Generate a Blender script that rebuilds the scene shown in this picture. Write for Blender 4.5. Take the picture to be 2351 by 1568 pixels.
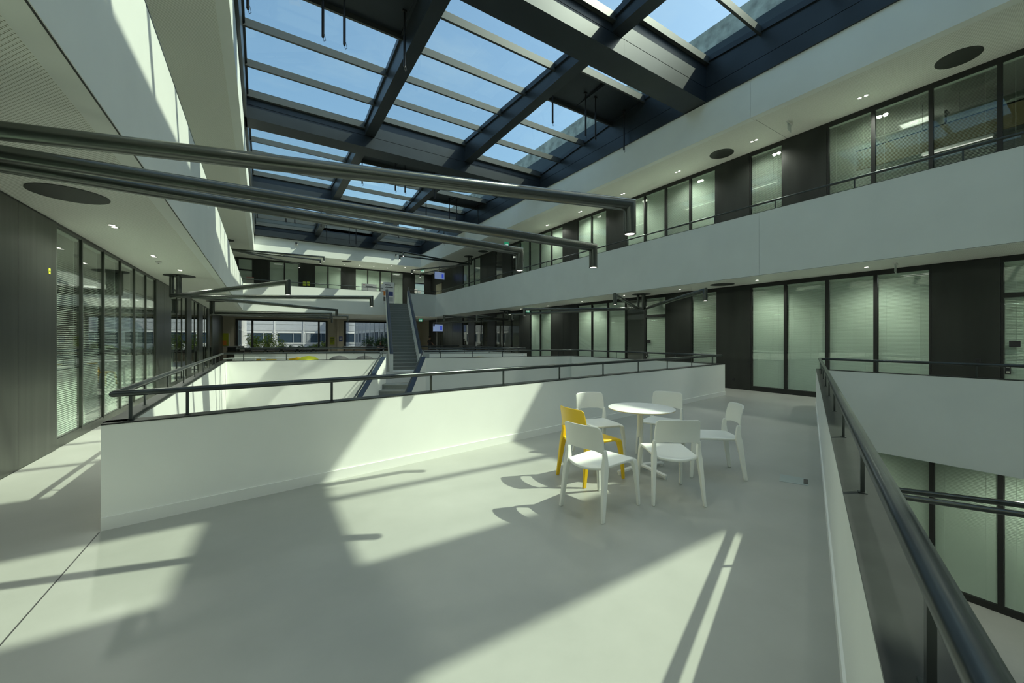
import bpy, bmesh, math, random
from mathutils import Vector
random.seed(7)
for o in list(bpy.data.objects): bpy.data.objects.remove(o)
SC = bpy.context.scene
COL = SC.collection

# ------------------------------------------------------------------ camera
F, CX, CY, H = 900.0, 1175.5, 778.0, 1.56        # focal length in pixels of the 2351 x 1568 frame, principal point, eye height
TH = math.atan((CX - 603.0) / F)
CO, SI = math.cos(TH), math.sin(TH)
cam = bpy.data.cameras.new('camera')
cam.sensor_width = 36.0
cam.lens = 36.0 * F / 2351.0
cam.shift_y = -(784.0 - CY) / 2351.0
cam.clip_start = 0.05
cam.clip_end = 400
co = bpy.data.objects.new('camera', cam)
COL.objects.link(co)
co.location = (0, 0, H)
co.rotation_euler = (math.pi / 2, 0, -TH)
SC.camera = co

# ------------------------------------------------------------------ light
SUNK = (0.755, 0.392)                            # horizontal run of a shadow per metre of height, -x and +y
sd = bpy.data.lights.new('sun', 'SUN')
sd.energy = 5.0
sd.angle = math.radians(0.6)
sd.color = (1.0, 0.95, 0.86)
so = bpy.data.objects.new('sun', sd)
COL.objects.link(so)
so.location = (20, -10, 30)
so.rotation_euler = Vector((-SUNK[0], SUNK[1], -1)).to_track_quat('-Z', 'Y').to_euler()

w = bpy.data.worlds.new('sky')
SC.world = w
w.use_nodes = True
nt = w.node_tree
nt.nodes.clear()
out = nt.nodes.new('ShaderNodeOutputWorld')
bg = nt.nodes.new('ShaderNodeBackground')
tc = nt.nodes.new('ShaderNodeTexCoord')
skyt = nt.nodes.new('ShaderNodeTexSky')
skyt.sky_type = 'NISHITA'
skyt.sun_disc = False
skyt.sun_elevation = math.atan(1.0 / math.hypot(*SUNK))
skyt.sun_rotation = math.atan2(SUNK[0], -SUNK[1])
skyt.dust_density = 1.5
skyt.ozone_density = 2.5
mp = nt.nodes.new('ShaderNodeMapping')
mp.inputs['Scale'].default_value = (1.0, 1.6, 3.0)
nt.links.new(tc.outputs['Generated'], mp.inputs[0])
nz = nt.nodes.new('ShaderNodeTexNoise')
nz.inputs['Scale'].default_value = 2.6
nz.inputs['Detail'].default_value = 7
nz.inputs['Roughness'].default_value = 0.6
nt.links.new(mp.outputs[0], nz.inputs['Vector'])
cr = nt.nodes.new('ShaderNodeValToRGB')
cr.color_ramp.elements[0].position = 0.5
cr.color_ramp.elements[0].color = (0, 0, 0, 1)
cr.color_ramp.elements[1].position = 0.85
cr.color_ramp.elements[1].color = (0.22, 0.22, 0.22, 1)
nt.links.new(nz.outputs['Fac'], cr.inputs[0])
mx = nt.nodes.new('ShaderNodeMixRGB')
mx.inputs[2].default_value = (4.0, 4.2, 4.2, 1)
nt.links.new(cr.outputs[0], mx.inputs[0])
nt.links.new(skyt.outputs[0], mx.inputs[1])
nt.links.new(mx.outputs[0], bg.inputs['Color'])
bg.inputs['Strength'].default_value = 0.25
nt.links.new(bg.outputs[0], out.inputs[0])

SC.cycles.diffuse_bounces = 7
vs = SC.view_settings
vs.view_transform = 'Standard'
vs.look = 'None'
vs.exposure = 0.12
vs.gamma = 1.0
vs.use_curve_mapping = False

# ------------------------------------------------------------------ pixel -> position helpers (a pixel gives a direction, a plane gives the distance)
def ray(px, py):
    X = (px - CX) / F
    return Vector((X * CO + SI, CO - X * SI, (CY - py) / F))
def atz(px, py, z):
    d = ray(px, py); return Vector((0, 0, H)) + d * ((z - H) / d.z)
def atx(px, py, x):
    d = ray(px, py); return Vector((0, 0, H)) + d * (x / d.x)
def aty(px, py, y):
    d = ray(px, py); return Vector((0, 0, H)) + d * (y / d.y)

# ------------------------------------------------------------------ materials
MATS = {}
def newmat(name):
    m = bpy.data.materials.new(name); m.use_nodes = True
    n = m.node_tree; n.nodes.clear()
    o = n.nodes.new('ShaderNodeOutputMaterial')
    MATS[name] = m
    return m, n, o
def pbr(name, col, rough=0.5, metal=0.0, noise=0.0, nscale=4.0, bump=0.0, bscale=60.0, spec=0.5, emit=None, es=0.0, stretch=None):
    m, n, o = newmat(name)
    b = n.nodes.new('ShaderNodeBsdfPrincipled')
    b.inputs['Base Color'].default_value = (*col, 1)
    b.inputs['Roughness'].default_value = rough
    b.inputs['Metallic'].default_value = metal
    b.inputs['Specular IOR Level'].default_value = spec
    if emit:
        b.inputs['Emission Color'].default_value = (*emit, 1); b.inputs['Emission Strength'].default_value = es
    if noise or bump:
        t = n.nodes.new('ShaderNodeTexCoord')
        vec = t.outputs['Object']
        if stretch:
            q = n.nodes.new('ShaderNodeMapping'); q.inputs['Scale'].default_value = stretch
            n.links.new(vec, q.inputs[0]); vec = q.outputs[0]
    if noise:
        z = n.nodes.new('ShaderNodeTexNoise'); z.inputs['Scale'].default_value = nscale; z.inputs['Detail'].default_value = 6
        n.links.new(vec, z.inputs['Vector'])
        r = n.nodes.new('ShaderNodeValToRGB')
        r.color_ramp.elements[0].position = 0.3; r.color_ramp.elements[1].position = 0.7
        r.color_ramp.elements[0].color = (*[c * (1 - noise) for c in col], 1)
        r.color_ramp.elements[1].color = (*[min(1, c * (1 + noise)) for c in col], 1)
        n.links.new(z.outputs['Fac'], r.inputs[0]); n.links.new(r.outputs[0], b.inputs['Base Color'])
    if bump:
        z2 = n.nodes.new('ShaderNodeTexNoise'); z2.inputs['Scale'].default_value = bscale; z2.inputs['Detail'].default_value = 4
        n.links.new(vec, z2.inputs['Vector'])
        bp = n.nodes.new('ShaderNodeBump'); bp.inputs['Strength'].default_value = bump; bp.inputs['Distance'].default_value = 0.01
        n.links.new(z2.outputs['Fac'], bp.inputs['Height']); n.links.new(bp.outputs[0], b.inputs['Normal'])
    n.links.new(b.outputs[0], o.inputs[0])
    return m
def glassmat(name, tint, ior=1.45, gl=1.0, dirt=0.0):
    m, n, o = newmat(name)
    tr = n.nodes.new('ShaderNodeBsdfTransparent'); tr.inputs[0].default_value = (*tint, 1)
    g = n.nodes.new('ShaderNodeBsdfGlossy'); g.inputs['Roughness'].default_value = 0.0
    g.inputs['Color'].default_value = (gl, gl, gl, 1)
    lw = n.nodes.new('ShaderNodeLayerWeight'); lw.inputs['Blend'].default_value = 0.5
    pw = n.nodes.new('ShaderNodeMath'); pw.operation = 'POWER'; pw.inputs[1].default_value = 5.0
    n.links.new(lw.outputs['Facing'], pw.inputs[0])
    fr = n.nodes.new('ShaderNodeMath'); fr.operation = 'MULTIPLY_ADD'
    r0 = ((ior - 1) / (ior + 1)) ** 2
    fr.inputs[1].default_value = 1 - r0; fr.inputs[2].default_value = r0
    n.links.new(pw.outputs[0], fr.inputs[0])
    mix = n.nodes.new('ShaderNodeMixShader')
    n.links.new(fr.outputs[0], mix.inputs[0]); n.links.new(tr.outputs[0], mix.inputs[1]); n.links.new(g.outputs[0], mix.inputs[2])
    n.links.new(mix.outputs[0], o.inputs[0])
    return m

WHITE = pbr('white_paint', (0.87, 0.885, 0.84), 0.55, noise=0.025, nscale=1.3, bump=0.05, bscale=180)
WHITE2 = pbr('white_soffit', (0.80, 0.80, 0.74), 0.6)
BASEB = pbr('white_baseboard', (0.83, 0.84, 0.80), 0.5)
BLACK = pbr('black_steel_panel', (0.030, 0.033, 0.030), 0.33, 0.35, noise=0.25, nscale=2.0, stretch=(1, 1, 0.2))
BLACKL = pbr('brushed_dark_steel', (0.090, 0.098, 0.085), 0.36, 0.8, noise=0.2, nscale=3.0, stretch=(3, 3, 0.15))
FRAME = pbr('black_frame', (0.018, 0.019, 0.018), 0.4, 0.2)
COPING = pbr('dark_coping', (0.026, 0.029, 0.028), 0.38, 0.1, noise=0.2, nscale=9)
BLUECOP = pbr('blue_black_coping', (0.035, 0.050, 0.075), 0.4, 0.2)
RAILM = pbr('dark_rail_steel', (0.075, 0.085, 0.085), 0.32, 0.75, noise=0.12, nscale=6)
TUBEM = pbr('dark_lamp_tube', (0.13, 0.138, 0.13), 0.26, 0.9)
SKYF = pbr('anthracite_aluminium', (0.036, 0.044, 0.052), 0.38, 0.35, noise=0.08, nscale=2)
SKYM = pbr('grey_aluminium_bar', (0.095, 0.10, 0.095), 0.38, 0.4)
DISC = pbr('dark_disc', (0.035, 0.038, 0.034), 0.6)
CHAIRW = pbr('white_plastic', (0.82, 0.83, 0.78), 0.38)
CHAIRY = pbr('yellow_plastic', (0.80, 0.52, 0.012), 0.38)
TABLEW = pbr('white_laminate', (0.84, 0.85, 0.82), 0.35)
TABLEE = pbr('pale_wood_edge', (0.60, 0.50, 0.26), 0.6)
SLAT = pbr('blind_slat', (0.84, 0.86, 0.83), 0.45)
ROOMW = pbr('office_wall', (0.45, 0.45, 0.42), 0.7)
ROOMD = pbr('office_dark', (0.10, 0.10, 0.095), 0.7)
WOOD = pbr('office_board', (0.36, 0.27, 0.16), 0.6)
FOIL = pbr('foil_duct', (0.60, 0.62, 0.60), 0.3, 0.9, bump=0.8, bscale=14)
CONC = pbr('roof_concrete', (0.40, 0.41, 0.38), 0.8, noise=0.35, nscale=3.5, bump=0.2)
STAIR = pbr('grey_terrazzo', (0.22, 0.235, 0.22), 0.6, noise=0.08, nscale=30)
NOSE = pbr('step_edge', (0.29, 0.305, 0.285), 0.6)
BEIGE = pbr('beige_wall', (0.46, 0.42, 0.33), 0.7)
ROOFOUT = pbr('roof_membrane', (0.35, 0.36, 0.36), 0.8)
BRIGHT = pbr('lamp_lens', (0.9, 0.9, 0.85), 0.3, emit=(1.0, 0.95, 0.85), es=6.0)
STRIPL = pbr('strip_light', (0.9, 0.9, 0.85), 0.3, emit=(1.0, 0.97, 0.9), es=0.7)
CHROME = pbr('chrome', (0.75, 0.75, 0.72), 0.15, 1.0)
LIME = pbr('lime_paper', (0.50, 0.62, 0.03), 0.6)
OLIVE = pbr('olive_poster', (0.36, 0.40, 0.015), 0.6)
ORANGE = pbr('orange_print', (0.65, 0.20, 0.03), 0.6)
NAVY = pbr('navy_print', (0.05, 0.07, 0.22), 0.6)
PAPER = pbr('white_paper', (0.74, 0.73, 0.70), 0.6)
INK = pbr('dark_ink', (0.05, 0.05, 0.05), 0.6)
RED = pbr('red_mark', (0.55, 0.05, 0.04), 0.5)
GREENS = pbr('exit_green', (0.02, 0.30, 0.16), 0.4, emit=(0.02, 0.30, 0.16), es=0.6)
SIGNW = pbr('exit_white', (0.8, 0.85, 0.8), 0.4, emit=(0.8, 0.9, 0.85), es=0.5)
ACRYL = pbr('frosted_acrylic', (0.55, 0.60, 0.57), 0.3)
SCREEN = pbr('blue_screen', (0.10, 0.15, 0.25), 0.3, emit=(0.16, 0.22, 0.36), es=0.8)
SCREENB = pbr('screen_block', (0.02, 0.04, 0.25), 0.3, emit=(0.03, 0.06, 0.4), es=0.9)
PRINTER = pbr('printer_grey', (0.42, 0.42, 0.40), 0.5)
DARKP = pbr('dark_plastic', (0.02, 0.02, 0.022), 0.45)
FELTY = pbr('yellow_felt', (0.62, 0.64, 0.02), 0.8)
FELTG = pbr('charcoal_felt', (0.050, 0.050, 0.052), 0.75)
LEAF = pbr('bamboo_leaf', (0.50, 0.58, 0.09), 0.6)
LEAF2 = pbr('deep_leaf', (0.16, 0.27, 0.09), 0.6)
STEM = pbr('plant_stem', (0.20, 0.22, 0.06), 0.7)
FACW = pbr('facade_white', (0.62, 0.62, 0.59), 0.6)
FACP = pbr('facade_panel', (0.46, 0.47, 0.47), 0.5, 0.2, noise=0.06, nscale=3)
FACG = pbr('facade_glass', (0.035, 0.055, 0.075), 0.08, 0.0)
CURT = pbr('pale_curtain', (0.45, 0.46, 0.44), 0.8)
PAVE = pbr('courtyard_paving', (0.40, 0.40, 0.37), 0.8)
SKIN = pbr('skin', (0.36, 0.21, 0.15), 0.6)
HAIR = pbr('dark_hair', (0.02, 0.015, 0.01), 0.6)
SHIRT = pbr('black_shirt', (0.012, 0.012, 0.014), 0.8)
TROUS = pbr('dark_trousers', (0.03, 0.03, 0.035), 0.8)
LIFT = pbr('lift_door', (0.36, 0.34, 0.26), 0.4, 0.4)
STONE = pbr('brown_cabinet', (0.12, 0.10, 0.08), 0.6)
GLASS = glassmat('window_glass', (0.88, 0.93, 0.89), 1.5)
GLASSS = glassmat('skylight_glass', (0.905, 0.985, 0.905), 1.33)
GLASSF = glassmat('far_window_glass', (0.9, 0.95, 0.92), 1.3)

def floormat():
    m, n, o = newmat('polished_concrete')
    b = n.nodes.new('ShaderNodeBsdfPrincipled')
    t = n.nodes.new('ShaderNodeTexCoord')
    z = n.nodes.new('ShaderNodeTexNoise'); z.inputs['Scale'].default_value = 0.9; z.inputs['Detail'].default_value = 8; z.inputs['Roughness'].default_value = 0.62
    n.links.new(t.outputs['Object'], z.inputs['Vector'])
    r = n.nodes.new('ShaderNodeValToRGB')
    r.color_ramp.elements[0].position = 0.28; r.color_ramp.elements[0].color = (0.33, 0.338, 0.308, 1)
    r.color_ramp.elements[1].position = 0.72; r.color_ramp.elements[1].color = (0.41, 0.418, 0.385, 1)
    n.links.new(z.outputs['Fac'], r.inputs[0])
    # fine dark specks
    v = n.nodes.new('ShaderNodeTexVoronoi'); v.inputs['Scale'].default_value = 2.2
    n.links.new(t.outputs['Object'], v.inputs['Vector'])
    lt = n.nodes.new('ShaderNodeMath'); lt.operation = 'LESS_THAN'; lt.inputs[1].default_value = 0.012
    n.links.new(v.outputs['Distance'], lt.inputs[0])
    mxx = n.nodes.new('ShaderNodeMixRGB'); mxx.inputs[2].default_value = (0.06, 0.06, 0.055, 1)
    n.links.new(lt.outputs[0], mxx.inputs[0]); n.links.new(r.outputs[0], mxx.inputs[1])
    n.links.new(mxx.outputs[0], b.inputs['Base Color'])
    rr = n.nodes.new('ShaderNodeMapRange'); rr.inputs[3].default_value = 0.32; rr.inputs[4].default_value = 0.46
    n.links.new(z.outputs['Fac'], rr.inputs[0]); n.links.new(rr.outputs[0], b.inputs['Roughness'])
    n.links.new(b.outputs[0], o.inputs[0])
    return m
FLOOR = floormat()

def perfmat(name, base, pitch):
    # staggered round perforations, as colour and fine relief
    m, n, o = newmat(name)
    b = n.nodes.new('ShaderNodeBsdfPrincipled'); b.inputs['Roughness'].default_value = 0.6
    t = n.nodes.new('ShaderNodeTexCoord'); s = n.nodes.new('ShaderNodeSeparateXYZ')
    n.links.new(t.outputs['Object'], s.inputs[0])
    def M(op, a, c=None, d=None):
        q = n.nodes.new('ShaderNodeMath'); q.operation = op
        for i, x in enumerate((a, c, d)):
            if x is None: continue
            if isinstance(x, (int, float)): q.inputs[i].default_value = x
            else: n.links.new(x, q.inputs[i])
        return q.outputs[0]
    def grid(off):
        u = M('SUBTRACT', M('FRACT', M('ADD', M('DIVIDE', s.outputs['X'], pitch), 100 + off)), 0.5)
        v = M('SUBTRACT', M('FRACT', M('ADD', M('DIVIDE', s.outputs['Y'], pitch * 1.3), 100 + off)), 0.5)
        return M('SQRT', M('ADD', M('MULTIPLY', u, u), M('MULTIPLY', M('MULTIPLY', v, v), 1.7)))
    d = M('MINIMUM', grid(0.0), grid(0.5))
    hole = M('LESS_THAN', d, 0.20)
    mxx = n.nodes.new('ShaderNodeMixRGB'); mxx.inputs[1].default_value = (*base, 1); mxx.inputs[2].default_value = (base[0] * .36, base[1] * .35, base[2] * .28, 1)
    n.links.new(hole, mxx.inputs[0]); n.links.new(mxx.outputs[0], b.inputs['Base Color'])
    n.links.new(b.outputs[0], o.inputs[0])
    return m
PERF = perfmat('perforated_ceiling', (0.92, 0.92, 0.86), 0.026)

# ------------------------------------------------------------------ mesh helpers
class MB:
    def __init__(s): s.v = []; s.f = []; s.m = []
    def quad(s, a, b, c, d, mi=0):
        k = len(s.v); s.v += [tuple(a), tuple(b), tuple(c), tuple(d)]; s.f.append((k, k + 1, k + 2, k + 3)); s.m.append(mi); return s
    def hexa(s, p, mi=0):      # 8 points: bottom ring 0-3 (ccw), top ring 4-7
        k = len(s.v); s.v += [tuple(q) for q in p]
        for q in ((3, 2, 1, 0), (4, 5, 6, 7), (0, 1, 5, 4), (1, 2, 6, 5), (2, 3, 7, 6), (3, 0, 4, 7)):
            s.f.append(tuple(k + i for i in q)); s.m.append(mi)
        return s
    def box(s, x0, x1, y0, y1, z0, z1, mi=0):
        return s.hexa([(x0, y0, z0), (x1, y0, z0), (x1, y1, z0), (x0, y1, z0), (x0, y0, z1), (x1, y0, z1), (x1, y1, z1), (x0, y1, z1)], mi)
    def prism(s, poly, z0, z1, mi=0):
        k = len(s.v); n = len(poly)
        a = sum(poly[i][0] * poly[(i + 1) % n][1] - poly[(i + 1) % n][0] * poly[i][1] for i in range(n))
        if a < 0: poly = poly[::-1]
        s.v += [(p[0], p[1], z0) for p in poly] + [(p[0], p[1], z1) for p in poly]
        s.f.append(tuple(k + i for i in range(n - 1, -1, -1))); s.m.append(mi)
        s.f.append(tuple(k + n + i for i in range(n))); s.m.append(mi)
        for i in range(n):
            j = (i + 1) % n
            s.f.append((k + i, k + j, k + n + j, k + n + i)); s.m.append(mi)
        return s
    def rings(s, rings, cap=True, mi=0, closed=True):   # list of rings of points, same count
        k = len(s.v); n = len(rings[0])
        for r in rings: s.v += [tuple(q) for q in r]
        for a in range(len(rings) - 1):
            for i in range(n if closed else n - 1):
                j = (i + 1) % n
                s.f.append((k + a * n + i, k + a * n + j, k + (a + 1) * n + j, k + (a + 1) * n + i)); s.m.append(mi)
        if cap:
            s.f.append(tuple(k + i for i in range(n - 1, -1, -1))); s.m.append(mi)
            e = k + (len(rings) - 1) * n
            s.f.append(tuple(e + i for i in range(n))); s.m.append(mi)
        return s
    def tube(s, pts, r, n=12, mi=0, cap=True):          # mitred tube through points
        pts = [Vector(p) for p in pts]
        rs = r if isinstance(r, (list, tuple)) else [r] * len(pts)
        rings = []
        d0 = (pts[1] - pts[0]).normalized()
        up = Vector((0, 0, 1)) if abs(d0.z) < 0.95 else Vector((1, 0, 0))
        for i, p in enumerate(pts):
            if i == 0: t = (pts[1] - p).normalized(); q = t
            elif i == len(pts) - 1: t = (p - pts[i - 1]).normalized(); q = t
            else:
                a = (p - pts[i - 1]).normalized(); b = (pts[i + 1] - p).normalized(); t = (a + b).normalized(); q = a
            u = q.cross(up)
            if u.length < 1e-3: u = q.cross(Vector((0, 1, 0)))
            u.normalize(); v = u.cross(q).normalized()
            ring = []
            for k in range(n):
                an = 2 * math.pi * k / n
                w_ = u * math.cos(an) * rs[i] + v * math.sin(an) * rs[i]
                if 0 < i < len(pts) - 1:                # slide along the incoming direction on to the mitre plane
                    dn = q.dot(t)
                    w_ = w_ - q * (w_.dot(t) / dn)
                    # keep cross-section
                ring.append(p + w_)
            rings.append(ring)
            if 0 < i < len(pts) - 1:
                b = (pts[i + 1] - p).normalized()
                # transport frame
                ax = q.cross(b)
                if ax.length > 1e-4:
                    from mathutils import Quaternion
                    rot = q.rotation_difference(b)
                    up = rot @ v if abs(b.dot(rot @ v)) < 0.9 else up
                else: up = v
        return s.rings(rings, cap, mi)
    def cyl(s, c, r, z0, z1, n=20, r1=None, mi=0):
        r1 = r if r1 is None else r1
        A = [(c[0] + r * math.cos(2 * math.pi * i / n), c[1] + r * math.sin(2 * math.pi * i / n), z0) for i in range(n)]
        B = [(c[0] + r1 * math.cos(2 * math.pi * i / n), c[1] + r1 * math.sin(2 * math.pi * i / n), z1) for i in range(n)]
        return s.rings([A, B], True, mi)
    def lathe(s, c, prof, n=24, mi=0, cap=True):
        return s.rings([[(c[0] + r * math.cos(2 * math.pi * i / n), c[1] + r * math.sin(2 * math.pi * i / n), c[2] + z) for i in range(n)] for r, z in prof], cap, mi)
    def mesh(s, name, mats, smooth=False):
        me = bpy.data.meshes.new(name)
        me.from_pydata(s.v, [], s.f)
        for m in (mats if isinstance(mats, (list, tuple)) else [mats]): me.materials.append(m)
        if any(s.m): me.polygons.foreach_set('material_index', s.m)
        if smooth: me.polygons.foreach_set('use_smooth', [True] * len(me.polygons))
        me.update()
        return me
    def build(s, name, mats, parent=None, smooth=False, kind=None):
        o = bpy.data.objects.new(name, s.mesh(name, mats, smooth))
        COL.objects.link(o)
        if parent: o.parent = parent
        if kind: o['kind'] = kind
        if smooth: autosmooth(o)
        return o
def autosmooth(o, ang=40):
    me = o.data
    bm = bmesh.new(); bm.from_mesh(me)
    bmesh.ops.recalc_face_normals(bm, faces=bm.faces)
    for e in bm.edges:
        e.smooth = not (len(e.link_faces) == 2 and e.calc_face_angle(0) > math.radians(ang))
    bm.to_mesh(me); bm.free()
def struct(name, mb, mat, parent=None, smooth=False):
    return mb.build(name, mat, parent, smooth, None if parent else 'structure')
def empty(name, loc=(0, 0, 0), rz=0.0):
    o = bpy.data.objects.new(name, None); COL.objects.link(o); o.location = loc; o.rotation_euler = (0, 0, rz); o.empty_display_size = 0.1
    return o
def tag(o, label, cat, group=None, kind=None):
    o['label'] = label; o['category'] = cat
    if group: o['group'] = group
    if kind: o['kind'] = kind
    return o
def thing(name, label, cat, loc=(0, 0, 0), rz=0.0, group=None): return tag(empty(name, loc, rz), label, cat, group)
def sroot(name, loc=(0, 0, 0)):
    o = empty(name, loc); o['kind'] = 'structure'; return o
def copy_tree(o, parent=None):
    c = o.copy(); COL.objects.link(c); c.parent = parent
    for ch in o.children: copy_tree(ch, c)
    return c
def rot2(p, a): return (p[0] * math.cos(a) - p[1] * math.sin(a), p[0] * math.sin(a) + p[1] * math.cos(a))

# ------------------------------------------------------------------ levels and plan
Z0, Z1, Z2 = -3.93, 0.0, 3.93
SOF = 3.21                     # underside of the upper gallery
CEIL2 = 7.20
PAR = 0.867                    # parapet height
XL, XR = -0.95, 10.70          # faces of the void
XLo, XRo = -1.11, 10.86        # walkway side of the parapets
XLW, XRW = -2.46, 12.45        # glazed walls
YF = 27.35                     # far gallery edge
YB = -9.3
yA = lambda x: 4.48 + 0.129 * (x + 1.12)             # bridge side of the long parapet
yB = lambda x: 0.371 * x - 0.134                     # parapet beside the camera
yAf = lambda x: 15.06 - 0.236 * (x + 0.95)           # far edge of that void
yCn = lambda x: 21.75 - 0.555 * x                    # next void
YCF = 23.3

# floors of the middle level
def slab(name, poly, z=0.0, floor=True):
    struct(name, MB().prism(poly, z - 0.04, z), FLOOR)
    struct('ceiling', MB().prism(poly, z - 0.72, z - 0.04), WHITE2)
xl, xr, ee = XLo + .03, XRo - .03, .03      # slabs end inside the parapets
slab('floor', [(xl, yB(xl) - ee), (xr, yB(xr) - ee), (xr, yA(xr) + ee), (xl, yA(xl) + ee)])
slab('floor', [(XLW, YB - 3), (xl, YB - 3), (xl, 35.5), (XLW, 35.5)])
slab('floor', [(xr, YB - 3), (XRW + 0.3, YB - 3), (XRW + 0.3, 35.5), (xr, 35.5)])
slab('floor', [(xl, yAf(xl) + .12), (xr, yAf(xr) + .12), (xr, yCn(xr) + ee), (xl, yCn(xl) + ee)])
slab('floor', [(xl, YCF + .12), (xr, YCF + .12), (xr, 35.5), (xl, 35.5)])
slab('floor', [(xl, YB - 3), (xr, YB - 3), (xr, YB + ee), (xl, YB + ee)])
struct('floor', MB().box(-9, 20, -16, 40, Z0 - 0.1, Z0), FLOOR)
# expansion joint lines in the bridge floor
jl = MB()
a, b = atz(228, 1222, 0), atz(-60, 1550, 0)
d = (b - a).normalized(); n_ = Vector((-d.y, d.x, 0)) * 0.004
jl.hexa([a - n_ + Vector((0, 0, -0.01)), b - n_ + Vector((0, 0, -0.01)), b + n_ + Vector((0, 0, -0.01)), a + n_ + Vector((0, 0, -0.01)),
         a - n_ + Vector((0, 0, 0.0012)), b - n_ + Vector((0, 0, 0.0012)), b + n_ + Vector((0, 0, 0.0012)), a + n_ + Vector((0, 0, 0.0012))])
struct('floor_line', jl, INK)

# ------------------------------------------------------------------ parapets with copings
def along(a, b):
    a = Vector((a[0], a[1], 0)); b = Vector((b[0], b[1], 0)); d = (b - a); L = d.length; d.normalize()
    return a, b, d, Vector((-d.y, d.x, 0)), L
def wall_strip(mb, a, b, t, z0, z1, ea=0.0, eb=0.0, mi=0):
    # strip from a to b; thickness t to the left of the direction
    A, B, d, n, L = along(a, b)
    A = A - d * ea; B = B + d * eb
    p = [A, B, B + n * t, A + n * t]
    return mb.hexa([(q.x, q.y, z0) for q in p] + [(q.x, q.y, z1) for q in p], mi)
def parapet(name, a, b, t=0.16, z0=-0.78, zt=PAR, base=True, z=0.0, ea=0, eb=0):
    # a->b is the walkway face, the void lies to the left
    r = struct(name, wall_strip(MB(), a, b, t, z + z0, z + zt - 0.012, ea, eb), WHITE)
    A, B, d, n, L = along(a, b)
    mb = MB(); wall_strip(mb, A - n * 0.004, B - n * 0.004, t + 0.008, z + zt - 0.012, z + zt, ea, eb); mb.build('coping', COPING, r)
    if base:
        mb = MB(); wall_strip(mb, A - n * 0.012, B - n * 0.012, 0.014, z + 0.0, z + 0.105, ea, eb)
        mb.build('baseboard', BASEB, r)
    return r
cAl, cAr = (XLo, yA(XLo)), (XRo, yA(XRo))
parapet('bridge_parapet_wall', cAl, cAr)
parapet('gallery_parapet_wall', (XLo, yAf(XLo)), cAl, eb=-.05)
parapet('gallery_parapet_wall', cAr, (XRo, yAf(XRo)), ea=-.02)
# the void's far edge, interrupted by the stair
ST = Vector((0.226, 0.974, 0)).normalized()          # upper flight, direction in plan
LT = Vector((0.54, 0.84, 0)).normalized()            # lower flight
SR = Vector((ST.y, -ST.x, 0))
LR = Vector((LT.y, -LT.x, 0))
LS0 = Vector((3.64, 14.02, 0))                       # top nosing of the lower flight, one end
SWID = 1.25
lsA = LS0 - LR * 0.16
lsB = LS0 + LR * (SWID + 0.16)
fo = lambda x: yAf(x) + 0.165
parapet('seating_parapet_wall', (lsA.x, fo(lsA.x)), (XLo, fo(XLo)))
parapet('seating_parapet_wall', (XRo, fo(XRo)), (lsB.x, fo(lsB.x)))
# parapet beside the camera and the rest of that void
cBl, cBr = (XLo, yB(XLo)), (XRo, yB(XRo))
parapet('bridge_parapet_wall', cBr, cBl)
parapet('gallery_parapet_wall', (XRo, YB), cBr, eb=-.07)
parapet('gallery_parapet_wall', cBl, (XLo, YB), ea=-.07)
parapet('end_parapet_wall', (XLo, YB), (XRo, YB))
# next void
US0 = Vector((5.47, 19.63, 0))
usA = US0 - SR * 0.16
usB = US0 + SR * (SWID + 0.16)
parapet('seating_parapet_wall', (XLo, yCn(XLo)), (4.95, yCn(4.95)))
parapet('seating_parapet_wall', (6.75, yCn(6.75)), (XRo, yCn(XRo)))
parapet('gallery_parapet_wall', (XLo, YCF + .16), (XLo, yCn(XLo)))
parapet('gallery_parapet_wall', (XRo, yCn(XRo)), (XRo, YCF + .16))
parapet('far_parapet_wall', (XRo, YCF + 0.16), (XLo, YCF + 0.16))

# ------------------------------------------------------------------ handrails
def railing(label, pts, posts, z=0.0, r=0.027, bend=None, group='dark round handrails on posts'):
    root = thing('handrail', label, 'railing', (pts[0][0], pts[0][1], z + PAR), 0, group)
    P = [Vector((p[0], p[1], z + 1.10)) for p in pts]
    o = MB().tube([q - root.location for q in P], r, 16).build('rail', RAILM, root, True)
    for q in posts:
        h = 0.012
        m = MB(); m.box(-h, h, -h * .6, h * .6, 0, 0.212)
        m.box(-0.022, 0.022, -0.016, 0.016, 0.0, 0.004)
        po = m.build('post', RAILM, root)
        po.location = Vector((q[0], q[1], z + PAR)) - root.location
        po.rotation_euler = (0, 0, q[2] if len(q) > 2 else 0)
    return root
def spaced(a, b, step, start=0.15, end=0.1):
    A, B, d, n, L = along(a, b); k = start; o = []
    an = math.atan2(d.y, d.x)
    while k < L - end + 1e-6: o.append((A.x + d.x * k, A.y + d.y * k, an)); k += step
    return o
off = 0.065
A0 = (XLo + off, yA(XLo) + off); A1 = (XRo - off, yA(XRo) + off); A2 = (XRo - off, fo(XRo) - off - .0); A3 = (XLo + off, fo(XLo) - off)
Al = (lsA.x - 0.05, fo(lsA.x) - off); Ar = (lsB.x + 0.15, fo(lsB.x) - off)
postsA = [(-0.95, None), (-0.58, None), (0.65, None), (1.87, None), (3.08, None), (4.3, None), (5.5, None), (6.69, None), (7.87, None), (9.05, None), (10.2, None)]
pa = [(x, yA(x) + off, 0.128) for x, _ in postsA]
railing('long handrail on the white bridge parapet behind the chairs', [Al, A3, A0, A1, A2, Ar],
        pa + spaced(A0, A3, 1.2, 1.0) + spaced(A3, Al, 1.2, 0.55) + spaced(A1, A2, 1.2, 0.25) + spaced(A2, Ar, 1.2, 0.6))
nB = Vector((0.3476, -0.9376, 0))
B1 = Vector((XRo - off, yB(XRo - off), 0)) + nB * off * 1.0
B0 = Vector((XLo + off, yB(XLo + off), 0)) + nB * off
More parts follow.
